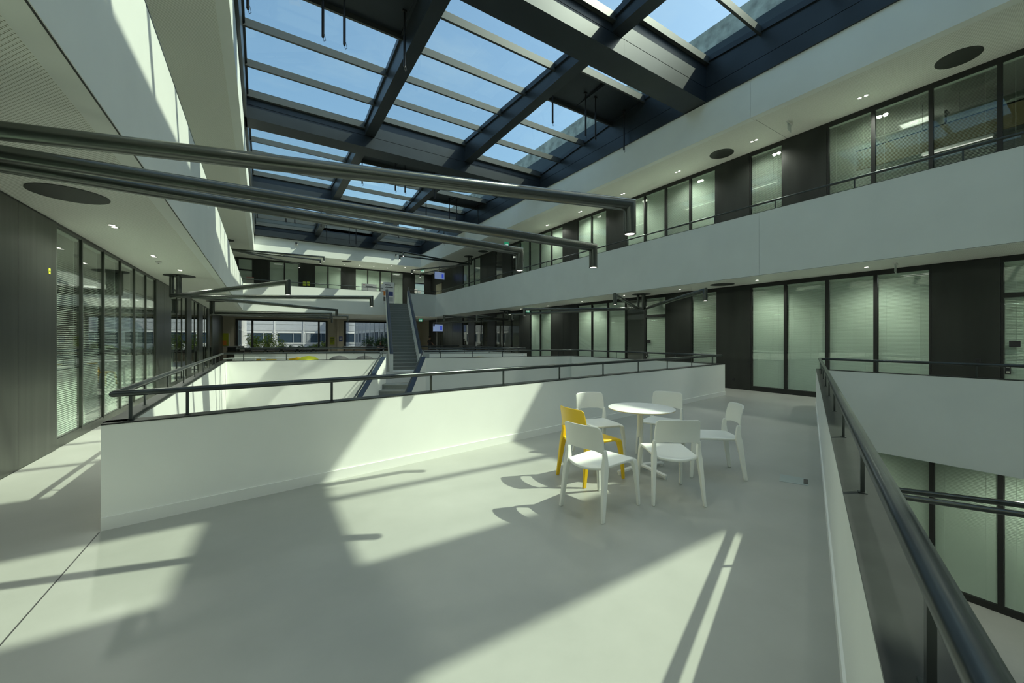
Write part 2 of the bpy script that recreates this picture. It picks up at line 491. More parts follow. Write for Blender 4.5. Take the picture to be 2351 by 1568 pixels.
pB = spaced(B1, B0, 1.25, 0.35)
railing('handrail on the parapet with wide dark coping beside the camera', [(XLo + off, YB + .1), B0, B1, (XRo - off, YB + .1)],
        pB + spaced(B1, (XRo - off, YB + .1), 1.35, 1.0) + spaced(B0, (XLo + off, YB + .1), 1.2, 0.8))
C0 = (XLo + off, yCn(XLo) + off); C1 = (4.95, yCn(4.95) + off); C2 = (6.75, yCn(6.75) + off); C3 = (XRo - off, yCn(XRo) + off)
railing('handrail behind the grey poufs at the foot of the upper stair', [(XLo + off, YCF), C0, C1], spaced(C0, C1, 1.2, 0.6) + spaced((XLo + off, YCF), C0, 0.9, 0.3))
railing('handrail beside the upper stair toward the dark office wall', [C2, C3, (XRo - off, YCF - .05)], spaced(C2, C3, 1.2, 0.5) + spaced(C3, (XRo - off, YCF), 1.2, 0.6))
railing('handrail in front of the bar tables by the courtyard windows', [(XLo + off, YCF + 0.1), (XRo - off, YCF + 0.1)], spaced((XLo + off, YCF + .1), (XRo - off, YCF + .1), 1.2, 0.6))
# upper gallery rails
u0, u1 = 6.98, 8.78          # gap for the stair in the far fascia
railing('handrail of the upper gallery above the sunlit fascia', [(XLo + off, YB), (XLo + off, YF + .09), (u0, YF + .09)], spaced((XLo + off, YB), (XLo + off, YF), 1.2, .5) + spaced((XLo + off, YF + .09), (u0, YF + .09), 1.2, 1.0), z=Z2, r=0.024)
railing('handrail of the upper gallery in front of the black panels', [(u1, YF + .09), (XRo - off, YF + .09), (XRo - off, YB)],
        spaced((u1, YF + .09), (XRo - off, YF + .09), 1.2, .6) + [(XRo - off, y_, math.pi / 2) for y_ in [1.62 + 1.555 * k for k in range(-6, 17)]], z=Z2, r=0.024)

# ------------------------------------------------------------------ upper gallery slabs, fascias, ceilings
def fascia(name, axis, c0, c1, breaks, z0, z1, mat=WHITE, gap=0.006, lip=None):
    r = sroot(name, (0, 0, 0))
    for a, b in zip(breaks, breaks[1:]):
        m = MB()
        if axis == 'y': m.box(c0, c1, a + gap / 2, b - gap / 2, z0, z1)
        else: m.box(a + gap / 2, b - gap / 2, c0, c1, z0, z1)
        m.build('panel', mat, r)
    return r
yp = lambda px: atx(px, 700, XR).y
br = [YB - 3, -2.5, yp(1743), yp(1208), YF + .16]
fr_ = fascia('fascia_wall_right', 'y', XR, XRo, br, SOF - 0.02, Z2 + PAR - 0.012)
MB().box(XR - .004, XRo + .004, YB - 3, YF + .16, Z2 + PAR - 0.012, Z2 + PAR).build('coping', COPING, fr_)
MB().box(XR + .012, XRo - .01, YB - 3, YF, SOF + 0.05, Z2 + .5).build('joint_strip', INK, fr_)
MB().box(XR + .004, XR + .012, YB - 3, YF + .1, SOF - 0.024, SOF - 0.02).build('shadow_gap', INK, fr_)
fl = fascia('fascia_wall_left', 'y', XLo, XL, [YB - 3, YF + .16], SOF - 0.02, Z2 + PAR - 0.012)
MB().box(XLo - .004, XL + .004, YB - 3, YF + .16, Z2 + PAR - 0.012, Z2 + PAR).build('coping', COPING, fl)
MB().box(XL - .016, XL - .006, YB - 3, YF + .1, SOF - 0.024, SOF - 0.02).build('shadow_gap', INK, fl)
ff = fascia('fascia_wall_far', 'x', YF, YF + .16, [XL, u0], SOF - 0.02, Z2 + PAR - 0.012)
MB().box(u1, XR, YF, YF + .16, SOF - 0.02, Z2 + PAR - 0.012).build('panel', WHITE, ff)
MB().box(u0, u1, YF, YF + .16, SOF - 0.02, Z2).build('panel', WHITE, ff)
MB().box(XL, u0, YF - .004, YF + .164, Z2 + PAR - 0.012, Z2 + PAR).build('coping', COPING, ff)
MB().box(u1, XR, YF - .004, YF + .164, Z2 + PAR - 0.012, Z2 + PAR).build('coping', COPING, ff)
fb = fascia('fascia_wall_back', 'x', YB - .16, YB, [XL, XR], SOF - 0.02, Z2 + PAR)
for x0, x1, y0, y1 in ((XLW - .1, XLo, YB - 3, 33), (XRo, XRW + .1, YB - 3, 33), (XLo, XRo, YF + .16, 33), (XLo, XRo, YB - 3, YB - .16)):
    struct('ceiling', MB().box(x0, x1, y0, y1, SOF, Z2 - .03), PERF)
    struct('floor', MB().box(x0, x1, y0, y1, Z2 - .03, Z2), FLOOR)
struct('ceiling', MB().box(XLW - .1, XRW + 1.5, 33, 35.6, SOF, Z2), WHITE2)

XSL, XSR, YSE = -0.47, 10.45, 29.75                  # roof opening
for x0, x1, y0, y1 in ((XLW - .1, XSL - .02, YB - 3, 33), (XSR + .02, XRW + .1, YB - 3, 33), (XSL - .02, XSR + .02, YSE + .02, 33), (XSL - .02, XSR + .02, YB - 3, YB - .02)):
    struct('ceiling', MB().box(x0, x1, y0, y1, CEIL2, CEIL2 + .25), PERF)
struct('ceiling_line', MB().box(XSR + .2, XRW, atx(1723, 200, XSR).y - .003, atx(1723, 200, XSR).y + .003, CEIL2 - .0015, CEIL2 + .01), INK)
# white roof fascias with joints, black curbs above them
ZC = 8.14
ZT = 9.55
rf = fascia('roof_fascia_wall_right', 'y', XSR, XSR + .2, [YB, -2.5, atx(1723, 200, XSR).y, atx(1190, 500, XSR).y, atx(1191, 500, XSR).y + 8, YSE], CEIL2 - 0.03, ZC)
MB().box(XSR + .012, XSR + .18, YB, YSE, CEIL2 + .05, ZC - .01).build('joint_strip', INK, rf)
lf = fascia('roof_fascia_wall_left', 'y', XSL - .2, XSL, [YB, 5, 17, YSE], CEIL2 - 0.03, ZC)
ef = fascia('roof_fascia_wall_far', 'x', YSE, YSE + .2, [XSL, XSR], CEIL2 - 0.03, ZC - 0.02)
bf = fascia('roof_fascia_wall_back', 'x', YB - .2, YB, [XSL, XSR], CEIL2 - 0.03, ZC)
def curb(x0, x1, y0, y1, gx=0, gy=0):
    r = sroot('skylight_curb')
    MB().box(x0, x1, y0, y1, ZC, 8.52).build('lower_panel', SKYF, r)
    MB().box(x0 + gx, x1 - gx, y0 + gy, y1 - gy, 8.52, 8.535).build('groove', INK, r)
    MB().box(x0, x1, y0, y1, 8.535, ZT).build('upper_panel', SKYF, r)
curb(XSL - .2, -0.40, YB, YSE, gx=.015)
curb(10.40, XSR + .2, YB, YSE, gx=.015)
curb(XSL, XSR, 29.53, YSE + .2, gy=.015)
curb(XSL, XSR, YB - .2, YB + .1, gy=.015)
# roof
for x0, x1, y0, y1 in ((-12, XSL - .2, -18, 40), (XSR + .2, 20, -18, 40), (XSL - .2, XSR + .2, YSE + .2, 40), (XSL - .2, XSR + .2, -18, YB - .2)):
    struct('roof', MB().box(x0, x1, y0, y1, CEIL2 + .25, 9.40), ROOFOUT)
up = struct('rooftop_upstand_wall', MB().box(11.8, 12.1, -18, 36, 9.40, 11.28), CONC)
# louvred plant screen beyond the far end of the skylight
pl = thing('roof_plant_screen', 'louvred rooftop screen seen through the far end of the skylight', 'screen', (5, 33.5, 9.4))
m = MB()
for k in range(9): m.box(-9, 9, 0.0, 0.04 if k % 2 else 0.02, 0.05 + k * 0.11, 0.13 + k * 0.11)
m.build('slats', ROOFOUT, pl, kind='stuff')
for x in (-9, -4.5, 0, 4.5, 8.95): MB().box(x, x + .08, 0.03, .12, 0, 1.05).build('post', FACP, pl)
MB().box(-9, 9, 0.12, .16, 0, 1.05).build('backing', pbr('screen_backing', (0.16, 0.15, 0.13), .7), pl)

# ------------------------------------------------------------------ skylight
COLS = [(-0.40, 2.96), (3.28, 6.72), (7.04, 10.40)]
def beamy(k): return (6.30 + 7.745 * k, 6.97 + 7.745 * k)
BAYS = {-1: (YB + .1, beamy(-1)[0]), 0: (beamy(-1)[1], beamy(0)[0]), 1: (beamy(0)[1], beamy(1)[0]), 2: (beamy(1)[1], beamy(2)[0]), 3: (beamy(2)[1], 29.53)}
for k in (-1, 0, 1, 2):
    y0, y1 = beamy(k)
    r = sroot('roof_beam', (5, (y0 + y1) / 2, ZC))
    o = MB().box(XSL + .02 - 5, 10.43 - 5, -(y1 - y0) / 2, (y1 - y0) / 2, 0, .385).build('lower_panel', SKYF, r)
    MB().box(XSL + .02 - 5, 10.43 - 5, -(y1 - y0) / 2 + .015, (y1 - y0) / 2 - .015, .385, .40).build('groove', INK, r)
    MB().box(XSL + .02 - 5, 10.43 - 5, -(y1 - y0) / 2, (y1 - y0) / 2, .40, .84).build('upper_panel', SKYF, r)
    for x in (3.12, 6.9):      # butt joints of the casing
        MB().box(x - 5 + .2, x - 5 + .204, -(y1 - y0) / 2 - .0015, (y1 - y0) / 2 + .0015, -.0015, .385).build('joint', INK, r)
for k, (y0, y1) in BAYS.items():
    for xa in (2.96, 6.72):
        r = sroot('roof_beam', (xa + .16, (y0 + y1) / 2, 8.56))
        hl = (y1 - y0) / 2 + .01
        MB().box(-.16, .16, -hl, hl, 0, .26).build('casing', SKYF, r)
        MB().box(-.1603, .1603, -hl, hl, .10, .107).build('groove', INK, r)
VENTS = {(0, 1): 1, (1, 0): 1, (1, 2): 1, (2, 1): 1, (2, 2): 3, (3, 0): 1, (3, 1): 3, (3, 2): 1}
BARMESH = {}
wn = [0]
def winname():
    wn[0] += 1; return 'window_%d' % wn[0]
for k, (y0, y1) in BAYS.items():
    for c, (xa, xb) in enumerate(COLS):
        falling = (k % 2 == 1) == (c != 1)
        zb = (lambda y: 9.30 - 0.57 * (y - y0) / (y1 - y0)) if falling else (lambda y: 8.78 + 0.37 * (y - y0) / (y1 - y0))
        n = 5
        ys = [y0 + (y1 - y0) * i / n for i in range(n + 1)]
        root = sroot('skylight_window', ((xa + xb) / 2, (y0 + y1) / 2, zb(y0)))
        O = root.location
        for i, y in enumerate(ys):
            hw = 0.032 if 0 < i < n else 0.05
            yy = y + (0.05 if i == 0 else -0.05 if i == n else 0)
            key = (round(xb - xa, 3), hw)
            if key not in BARMESH:
                L = (xb - xa) / 2
                BARMESH[key] = MB().box(-L, L, -hw, hw, 0, 0.19).mesh('glazing_bar', SKYM)
            o = bpy.data.objects.new('glazing_bar', BARMESH[key]); COL.objects.link(o); o.parent = root
            o.location = Vector(((xa + xb) / 2, yy, zb(yy))) - O
        for e in (0, 1):       # side frames following the slope
            x0, x1 = (xa, xa + .05) if e == 0 else (xb - .05, xb)
            m = MB(); m.hexa([Vector(p) - O for p in ((x0, y0, zb(y0) + .06), (x1, y0, zb(y0) + .06), (x1, y1, zb(y1) + .06), (x0, y1, zb(y1) + .06),
                                                    (x0, y0, zb(y0) + .21), (x1, y0, zb(y0) + .21), (x1, y1, zb(y1) + .21), (x0, y1, zb(y1) + .21))])
            m.build('side_frame', SKYF, root)
        for x0, x1 in [q for q, ok in (((xa - .015, xa), c > 0), ((xb, xb + .015), c < 2)) if ok]:      # upright cheeks closing the sloping sides
            m = MB(); m.hexa([Vector(p) - O for p in ((x0, y0, 8.82), (x1, y0, 8.82), (x1, y1, 8.82), (x0, y1, 8.82), (x0, y0, zb(y0) + .24), (x1, y0, zb(y0) + .24), (x1, y1, zb(y1) + .24), (x0, y1, zb(y1) + .24))])
            m.build('cheek', SKYF, root)
        for y, sg in ((y0, 1), (y1, -1)):                      # upstands at the two ends
            m = MB(); m.box(xa - O.x, xb - O.x, min(y, y - sg * .02) - O.y, max(y, y - sg * .02) - O.y, 8.98 - O.z, max(zb(y) + .24, 9.0) - O.z); m.build('end_plate', SKYF, root)
        for i in range(n):
            a, b = ys[i], ys[i + 1]
            if VENTS.get((k, c)) == i:
                v = MB()
                v.hexa([Vector(p) - O for p in ((xa, a, zb(a) + .12), (xb, a, zb(a) + .12), (xb, b, zb(b) + .12), (xa, b, zb(b) + .12),
                                                (xa, a, zb(a) + .24), (xb, a, zb(a) + .24), (xb, b, zb(b) + .24), (xa, b, zb(b) + .24))])
                vo = v.build('vent_flap', SKYF, root)
                xm = (xa + xb) / 2; ym = (a + b) / 2
                MB().box(-.04 + xm - O.x, .04 + xm - O.x, a - O.y, b - O.y, zb(ym) + .06 - O.z, zb(ym) + .14 - O.z).build('vent_rib', SKYF, vo)
                for xs in (xa + .16, xm - .21, xm + .21, xb - .16):
                    s = MB()
                    zt = zb(ym) + .13 - O.z
                    s.tube([(xs - O.x, ym - O.y, zt), (xs - O.x, ym - O.y, zt - 1.36)], 0.020, 10)
                    s.tube([(xs - O.x, ym - O.y, zt - .62), (xs - O.x, ym - O.y, zt - 1.34)], 0.028, 10)
                    s.box(xs - O.x - .05, xs - O.x + .05, ym - O.y - .03, ym - O.y + .03, zt - .05, zt)
                    s.tube([(xs - O.x + .03, ym - O.y, zt - 1.28), (xs - O.x + .055, ym - O.y, zt - 1.40), (xs - O.x + .02, ym - O.y, zt - 1.43), (xs - O.x, ym - O.y, zt - 1.35)], 0.004, 6)
                    s.build('actuator_rod', DARKP, vo, True)
            else:
                g = MB()
                g.hexa([Vector(p) - O for p in ((xa, a, zb(a) + .20), (xb, a, zb(a) + .20), (xb, b, zb(b) + .20), (xa, b, zb(b) + .20),
                                                (xa, a, zb(a) + .215), (xb, a, zb(a) + .215), (xb, b, zb(b) + .215), (xa, b, zb(b) + .215))])
                g.build('pane', GLASSS, root)

P_TUBE, P_DOWN, P_OFF = 12.0, 85.0, 9.0
# ------------------------------------------------------------------ glazed walls
def glazed(side, axis, c, nrm, z0, z1, segs, zbase=0.12, ztop=0.10, thick=0.08, panelmat=BLACK, wname='wall', fh=0.036, fmat=None):
    """segs: (a, b, type, tilt); axis 'y' = wall in a plane of constant x=c, runs along y. nrm +1/-1 = room side of the void along the fixed axis."""
    W = sroot(wname + '_' + side)
    def bx(mb, a, b, d0, d1, za, zb_):
        lo, hi = sorted((c - nrm * d0, c - nrm * d1))
        if axis == 'y': mb.box(lo, hi, a, b, za, zb_)
        else: mb.box(a, b, lo, hi, za, zb_)
        return mb
    A = min(s[0] for s in segs); B = max(s[1] for s in segs)
    bx(MB(), A, B, 0.0, thick, z0, z0 + zbase - 0.01).build('plinth', fmat or FRAME, W)
    bx(MB(), A, B, 0.0, thick, z1 - ztop + 0.01, z1).build('header', FRAME, W)
    za, zb_ = z0 + zbase - 0.01, z1 - ztop + 0.01
    for s in segs:
        a, b, t = s[:3]; tilt = s[3] if len(s) > 3 else 60
        if t == 'k':
            bx(MB(), a + .004, b - .004, -0.015, thick, z0 + .01, z1 - .03).build('panel', panelmat, W)
            continue
        if t in 'gd':
            r = sroot(winname() if t == 'g' else 'door_%d' % (len([o for o in bpy.data.objects if o.name.startswith('door_')]) + 1))
            h = fh
            f = MB()
            bx(f, a, a + h, -0.005, thick, za, zb_); bx(f, b - h, b, -0.005, thick, za, zb_)
            bx(f, a + h, b - h, 0.0, thick, za, za + .025); bx(f, a + h, b - h, 0.0, thick, zb_ - .025, zb_)
            f.build('frame', fmat or FRAME, r)
            if t == 'd':
                zt = z0 + 2.38
                bx(MB(), a + h, b - h, -.01, thick, zt, zt + .09).build('transom', FRAME, r)
                for q0, q1 in ((za + .025, zt), (zt + .09, zb_ - .025)): bx(MB(), a + h, b - h, .012, .022, q0, q1).build('pane', GLASS, r)
                e = b - h - .09 if axis == 'y' else a + h + .02
                lk = bx(MB(), e, e + .07, -.012, .01, z0 + .86, z0 + 1.06).build('lock_plate', DARKP, r)
                for zz in (z0 + .90, z0 + 1.01):
                    bx(MB(), e + .012, e + .056, -.025, -.012, zz - .022, zz + .022).build('lock_ring', CHROME, lk)
                bx(MB(), e - .12, e + .02, -.014, .01, z0 + 1.40, z0 + 1.52).build('card_reader', DARKP, r)
            else:
                bx(MB(), a + h, b - h, .012, .022, za + .025, zb_ - .025).build('pane', GLASS, r)
            if tilt is not None:
                m = MB()
                pitch, wd = 0.030, 0.031
                ang = math.radians(tilt); dx_ = wd / 2 * math.cos(ang); dz_ = wd / 2 * math.sin(ang)
                z = za + .05; mid = 0.058
                zhi = zb_ - .07
                while z < zhi:
                    d0, d1 = c - nrm * (mid - dx_), c - nrm * (mid + dx_)
                    a_, b_ = a + h + .012, b - h - .012
                    if axis == 'y': m.quad((d0, a_, z - dz_), (d0, b_, z - dz_), (d1, b_, z + dz_), (d1, a_, z + dz_))
                    else: m.quad((a_, d0, z - dz_), (b_, d0, z - dz_), (b_, d1, z + dz_), (a_, d1, z + dz_))
                    z += pitch
                for fx in (0.2, 0.8):
                    xx = a + (b - a) * fx; bx(m, xx - .002, xx + .002, mid - .016, mid - .014, za + .03, zhi)
                bl = m.build('blind', SLAT, r, kind='stuff')
                bx(MB(), a + h + .005, b - h - .005, mid - .018, mid + .018, zb_ - .065, zb_ - .027).build('headrail', SLAT, bl)
    return W
def segs_of(ys, types, tilts=None):
    o = []
    for i, t in enumerate(types):
        a, b = sorted((ys[i], ys[i + 1]))
        o.append((a, b, t, (tilts[i] if tilts else 62)))
    return o
# office wall, middle level: module lines read off the picture
r1 = [1.37, 2.33, 3.27, 4.23, 5.20, 6.13, 7.15, 8.08, 9.06, 10.01, 10.97, 11.95, 12.91, 13.85, 14.87, 15.85, 16.79, 17.71, 18.75, 19.67, 20.62, 21.53, 22.54, 23.48, 24.40, 25.38, 26.30, 27.3, 28.2, 29.1, 30.0]
t1 = 'kggggkgkdggggkkggkgggkggkgkkkk'
ti = [62] * len(t1)
ti[6] = 35; ti[8] = 45; ti[9] = None; ti[19] = None; ti[20] = None; ti[22] = None; ti[23] = None; ti[25] = None; ti[18] = None
pre = [1.37 - .96 * k for k in range(14, 0, -1)]
tp = 'kggkggdkggkggd'
glazed('right', 'y', XRW, 1 if False else -1, 0.0, SOF, segs_of(pre + [1.37], tp) + segs_of(r1, t1, ti), wname='office_wall')
r2 = [1.38, 2.34, 3.31, 4.23, 5.25, 6.16, 7.20, 8.12, 9.10, 10.03, 10.96, 12.0, 12.93, 13.85, 14.9, 15.84, 16.79, 17.77, 18.71, 19.6, 20.64, 21.52, 22.5, 23.56, 24.47, 25.36, 26.30, 27.3, 28.3, 29.3]
t2 = 'gggkgkggggkggkgggggkgkkgggkkk'
tj = [62] * len(t2)
tj[0] = 30; tj[1] = 32; tj[2] = 36; tj[4] = 42; tj[7] = 45; tj[18] = None; tj[20] = None
glazed('right', 'y', XRW, -1, Z2, CEIL2, segs_of(pre + [1.38], tp.replace('d', 'g'), [20] * 14) + segs_of(r2, t2, tj), wname='upper_office_wall')
r0 = [1.37 + .96 * k for k in range(-9, 7)]
glazed('right', 'y', XRW, -1, Z0, -0.72, segs_of(r0, 'ggkggkgggggkggg', [45] * 15), wname='lower_office_wall')
# far upper wall
fx = [-2.46, -1.43, -0.59, 0.39, 1.33, 2.28, 3.29, 4.23, 5.18, 6.20, 7.15, 8.13, 9.09, 10.03, 11.02, 11.91, 12.45]
glazed('far', 'x', 32.9, -1, Z2, CEIL2, segs_of(fx, 'kdkggkggkggggkdk', [60] * 12 + [35] + [60] * 3), wname='upper_far_wall')
# left wall, middle level
l1 = [5.0, 6.0, 7.06, 8.10, 9.07, 10.10, 11.12, 12.16, 13.19, 14.21, 15.20, 16.30, 17.39, 18.36, 19.34, 20.53, 21.5, 22.58, 24.10, 24.95, 26.05, 27.06, 28.37, 29.6, 30.9, 32.66, 34.9, 35.4]
tl = 'kkkggggggkkgggkggkggkgkkkkk'
tk = [28] * len(tl)
for i in range(11, len(tl)): tk[i] = None
tk[11] = 30
glazed('left', 'y', XLW, 1, 0.0, SOF, segs_of([5.0 - .96 * k for k in range(14, 0, -1)] + [5.0], 'ggkggkgggkgggk', [28] * 14) + segs_of(l1, tl, tk), panelmat=BLACKL, wname='office_wall', fh=0.024, fmat=BLACKL, ztop=0.045)
l2 = [YB - 3 + .98 * k for k in range(46)]
glazed('left', 'y', XLW, 1, Z2, CEIL2, segs_of(l2, ('kgg' * 16)[:45], [50] * 45), wname='upper_office_wall')
struct('wall_back', MB().box(XLW - .3, XRW + .3, YB - 3.3, YB - 3, Z0, CEIL2 + .3), WHITE)
# offices behind the glass
def room(x0, x1, y0, y1, z0, z1, open_side, mat=ROOMW):
    m = MB()
    if open_side != 'x1': m.box(x1, x1 + .1, y0, y1, z0, z1)
    if open_side != 'x0': m.box(x0 - .1, x0, y0, y1, z0, z1)
    m.box(x0, x1, y0 - .1, y0, z0, z1); m.box(x0, x1, y1, y1 + .1, z0, z1)
    struct('office_back_wall', m, mat)
    struct('floor', MB().box(x0, x1, y0, y1, z0 - .1, z0), ROOMD)
    struct('ceiling', MB().box(x0, x1, y0, y1, z1, z1 + .1), ROOMW)
for z0, z1 in ((0, 3.3), (Z2, CEIL2 + .1), (Z0, -.7)):
    room(XRW + .1, 17.5, YB - 3, 33, z0, z1, 'x0')
for z0, z1 in ((0, 3.3), (Z2, CEIL2 + .1)):
    room(-7.5, XLW - .1, YB - 3, 35.4, z0, z1, 'x1')
for z0, z1 in ((Z2, CEIL2 + .1),):
    m = MB().box(XLW, XRW, 37, 37.1, z0, z1); struct('office_back_wall', m, ROOMW)
    struct('ceiling', MB().box(XLW, XRW, 33, 37, z1, z1 + .1), ROOMW)
    struct('floor', MB().box(XLW, XRW, 35.6, 37, z0 - .7, z0), ROOMW)
struct('wall_left_lower', MB().box(XLW - .3, XLW, YB - 3, 36, Z0, -.7), WHITE)
struct('wall_far_lower', MB().box(XLW - .3, XRW + 6, 36, 36.2, Z0, -.05), WHITE)
def added_office_lamp(label, x, y, z):  # invented fill lamp, added to brighten the blinds and the galleries
    t = thing('added_office_lamp', label, 'lamp', (x, y, z), 0, 'added fill lamps in the offices')
    MB().box(-.3, .3, -.3, .3, -.05, 0).build('housing', PAPER, t)
    MB().box(-.27, .27, -.27, .27, -.056, -.05).build('diffuser', STRIPL, t)
    l = bpy.data.lights.new('bulb', 'AREA'); l.energy = P_OFF; l.size = .5; l.color = (0.92, 1.0, .92)
    o = bpy.data.objects.new('bulb', l); COL.objects.link(o); o.parent = t; o.location = (0, 0, -.08)
for k in range(8):
    y = -7 + 5.0 * k
    added_office_lamp('added fill lamp inside the middle offices', 14.6, y, 3.3)
    added_office_lamp('added fill lamp inside the upper offices', 14.6, y, CEIL2 + .1)
    added_office_lamp('added fill lamp inside the sunny-side offices', -4.8, y, 3.3)
for k in range(3): added_office_lamp('added fill lamp inside the ground storey offices', 14.6, -4 + 4.5 * k, -.7)
for k in range(3): added_office_lamp('added fill lamp inside the far upper offices', 1 + 4.5 * k, 34.8, CEIL2 + .1)
# partitions and fittings of the upper offices seen through the open blinds
for y in (-1.5, 4.25, 10.0, 15.8):
    struct('office_partition_wall', MB().box(XRW + .15, 17.4, y - .06, y + .06, Z2, CEIL2 + .1), ROOMW)
for i, (y, x) in enumerate(((3.2, 13.6), (1.6, 13.6), (2.4, 15.2), (6.6, 13.8), (8.6, 13.8), (11.2, 13.9))):
    t = thing('strip_light', 'linear office lamp hanging behind the upper glass', 'lamp', (x, y, 6.55), 0, 'linear lamps in the upper offices')
    MB().box(-.05, .05, -.62, .62, 0, .06).build('housing', PAPER, t)
    MB().box(-.04, .04, -.6, .6, -.008, 0).build('diffuser', STRIPL, t)
    for q in (-.5, .5): MB().tube([(0, q, .06), (0, q, CEIL2 + .1 - 6.55)], .004, 6).build('cable', DARKP, t)
du = thing('air_duct', 'crumpled silver foil duct under the ceiling of the upper office', 'duct', (14.3, 1.2, 6.95))
MB().tube([(0, -2.4, 0), (0, -1, .02), (0, .5, -.02), (0, 2.6, 0)], .17, 18).build('pipe', FOIL, du, True)
for q in (-2.0, -.4, 1.2): MB().box(-.18, .18, q - .02, q + .02, -.18, .22).build('bracket', FRAME, du)
bd = thing('office_board', 'long wooden board fixed behind the upper glass', 'board', (13.4, 1.5, 6.25))
MB().box(0, .03, -2.2, 2.4, -.2, .3).build('panel', WOOD, bd)
MB().box(-.01, .04, -2.2, 2.4, .3, .33).build('edge_strip', FRAME, bd)

# ------------------------------------------------------------------ far end of the middle level
xs = lambda px: aty(px, 700, 35.4).x
wf = sroot('wall_far')
def wb(x0, x1, z0, z1, mat=BEIGE): MB().box(x0, x1, 35.4, 35.65, z0, z1).build('panel', mat, wf)
wx = [XLW, xs(541), xs(752), xs(790), 10.4, XRW + .3]
wb(wx[0], wx[1], 0, SOF); wb(wx[2], wx[3], 0, SOF); wb(wx[4], wx[5] + 5, 0, SOF)
wb(wx[1], wx[2], 0, .66); wb(wx[1], wx[2], 3.06, SOF); wb(wx[3], wx[4], 0, .66); wb(wx[3], wx[4], 3.08, SOF)
def farwin(x0, x1, z0, z1, mull):
    r = sroot(winname(), ((x0 + x1) / 2, 35.4, z0))
    O = r.location
    def b(x0, x1, z0, z1, y0=35.33, y1=35.5): return MB().box(x0 - O.x, x1 - O.x, y0 - O.y, y1 - O.y, z0 - O.z, z1 - O.z)
    w_ = .14
    f = MB()
    for q in (b(x0, x0 + w_, z0, z1), b(x1 - w_, x1, z0, z1), b(x0 + w_, x1 - w_, z0, z0 + w_), b(x0 + w_, x1 - w_, z1 - .12, z1)):
        k = len(f.v); f.v += q.v; f.f += [tuple(i + k for i in ff_) for ff_ in q.f]; f.m += q.m
    f.build('frame', FRAME, r)
    edges = [x0 + w_] + [v for mm in mull for v in mm] + [x1 - w_]
    for a_, b_ in mull: b(a_, b_, z0 + w_, z1 - .12).build('mullion', FRAME, r)
    for a_, b_ in zip(edges[::2], edges[1::2]): b(a_, b_, z0 + w_, z1 - .12, 35.42, 35.43).build('pane', GLASSF, r)
    b(x0, x1, z0 - .05, z0, 35.2, 35.6).build('sill', FRAME, r)
farwin(xs(541), xs(752), .66, 3.06, [(xs(577), xs(582)), (xs(730), xs(734))])
farwin(xs(790), 10.4, .66, 3.08, [])
pc = struct('pipe_column', MB().cyl((xs(774), 35.2), .07, 0, SOF, 16), BEIGE)
# dark lift core and doorway at the far end of the office wall
core = sroot('lift_core_wall')
MB().box(XRW, XRW + .12, 30.0, 31.4, 2.25, SOF).build('panel', BLACKL, core)
MB().box(XRW, XRW + .12, 31.4, 33.3, 0, SOF).build('panel', BLACK, core)
MB().box(XRW - .03, XRW + .03, 31.38, 31.5, 0, SOF).build('post', PRINTER, core)
MB().box(XRW, XRW + .12, 33.3, 35.4, 0, SOF).build('panel', BEIGE, core)
for k in range(8):
    MB().box(XRW - .03, XRW - .016, 26.34 + k * .455, 26.34 + k * .455 + .44, .02, SOF - .04).build('board', BLACKL, core)
gd = sroot('door_90', (XRW + .06, 30.7, 0))
for q0, q1 in ((-.66, -.02), (.02, .66)):
    MB().box(-.01, .01, q0, q1, .05, 2.2).build('pane', GLASSF, gd)
for q in (-.70, -.02, .66): MB().box(-.03, .03, q, q + .04, 0, 2.25).build('frame', FRAME, gd)
ul = sroot('door_91', (XRW - .03, 30.9, Z2))
for q0, q1 in ((-.62, -.01), (.01, .62)): MB().box(-.02, .03, q0, q1, .02, 2.2).build('leaf', LIFT, ul)
MB().box(-.01, .02, -.7, .7, 2.2, 2.3).build('header', FRAME, ul)
struct('upper_core_wall', MB().box(XRW, XRW + .12, 29.3, 32.9, Z2, CEIL2), BLACK)

# ------------------------------------------------------------------ courtyard outside
struct('ground', MB().box(-40, 50, 35.7, 90, -.5, -.2), PAVE)
def facade(label, origin, rz, nb, mod, first):
    """facade along local +x facing local -y"""
    t = thing('office_facade', label, 'building', origin, rz)
    L = nb * mod
    MB().box(0, L, .08, .3, -.2, 9).build('wall', FACW, t)
    for i in range(nb):
        x = i * mod
        for z0, z1 in ((2.62, 3.34), (3.44, 4.25), (-.1, .82)):
            MB().box(x + .12, x + mod - .12, .03, .09, z0, z1).build('panel', FACP, t)
        MB().box(x - .07, x + .07, -.03, .1, -.2, 6.2).build('pilaster', FACW, t)
        wdw = MB()
        for q in ((x + .2, x + mod - .2, 1.0, 1.07), (x + .2, x + mod - .2, 2.3, 2.37), (x + .2, x + .27, 1.0, 2.37), (x + mod - .27, x + mod - .2, 1.0, 2.37), (x + mod * .62, x + mod * .62 + .04, 1.0, 2.37)):
            wdw.box(q[0], q[1], .0, .09, q[2], q[3])
        wo = wdw.build('window', FACW, t)
        MB().box(x + .25, x + mod - .25, .05, .07, 1.05, 2.32).build('pane', FACG, wo)
        for q in range(5): MB().box(x + .35 + q * .09, x + .40 + q * .09, .045, .05, 1.08, 2.3).build('curtain', CURT, wo) if i % 2 == 0 else None
        MB().box(x + .05, x + mod - .05, -.02, .09, .88, .95).build('sill', FACW, t)
        # upper storey
        MB().box(x + .2, x + mod - .2, .04, .09, 4.6, 5.9).build('upper_pane', FACG, t)
        MB().box(x + .12, x + mod - .12, .03, .09, 6.2, 8.8).build('panel', FACP, t)
    return t
facade('pale panelled office facade across the courtyard', (-1.96, 58, 0), 0, 4, 3.26, 0)
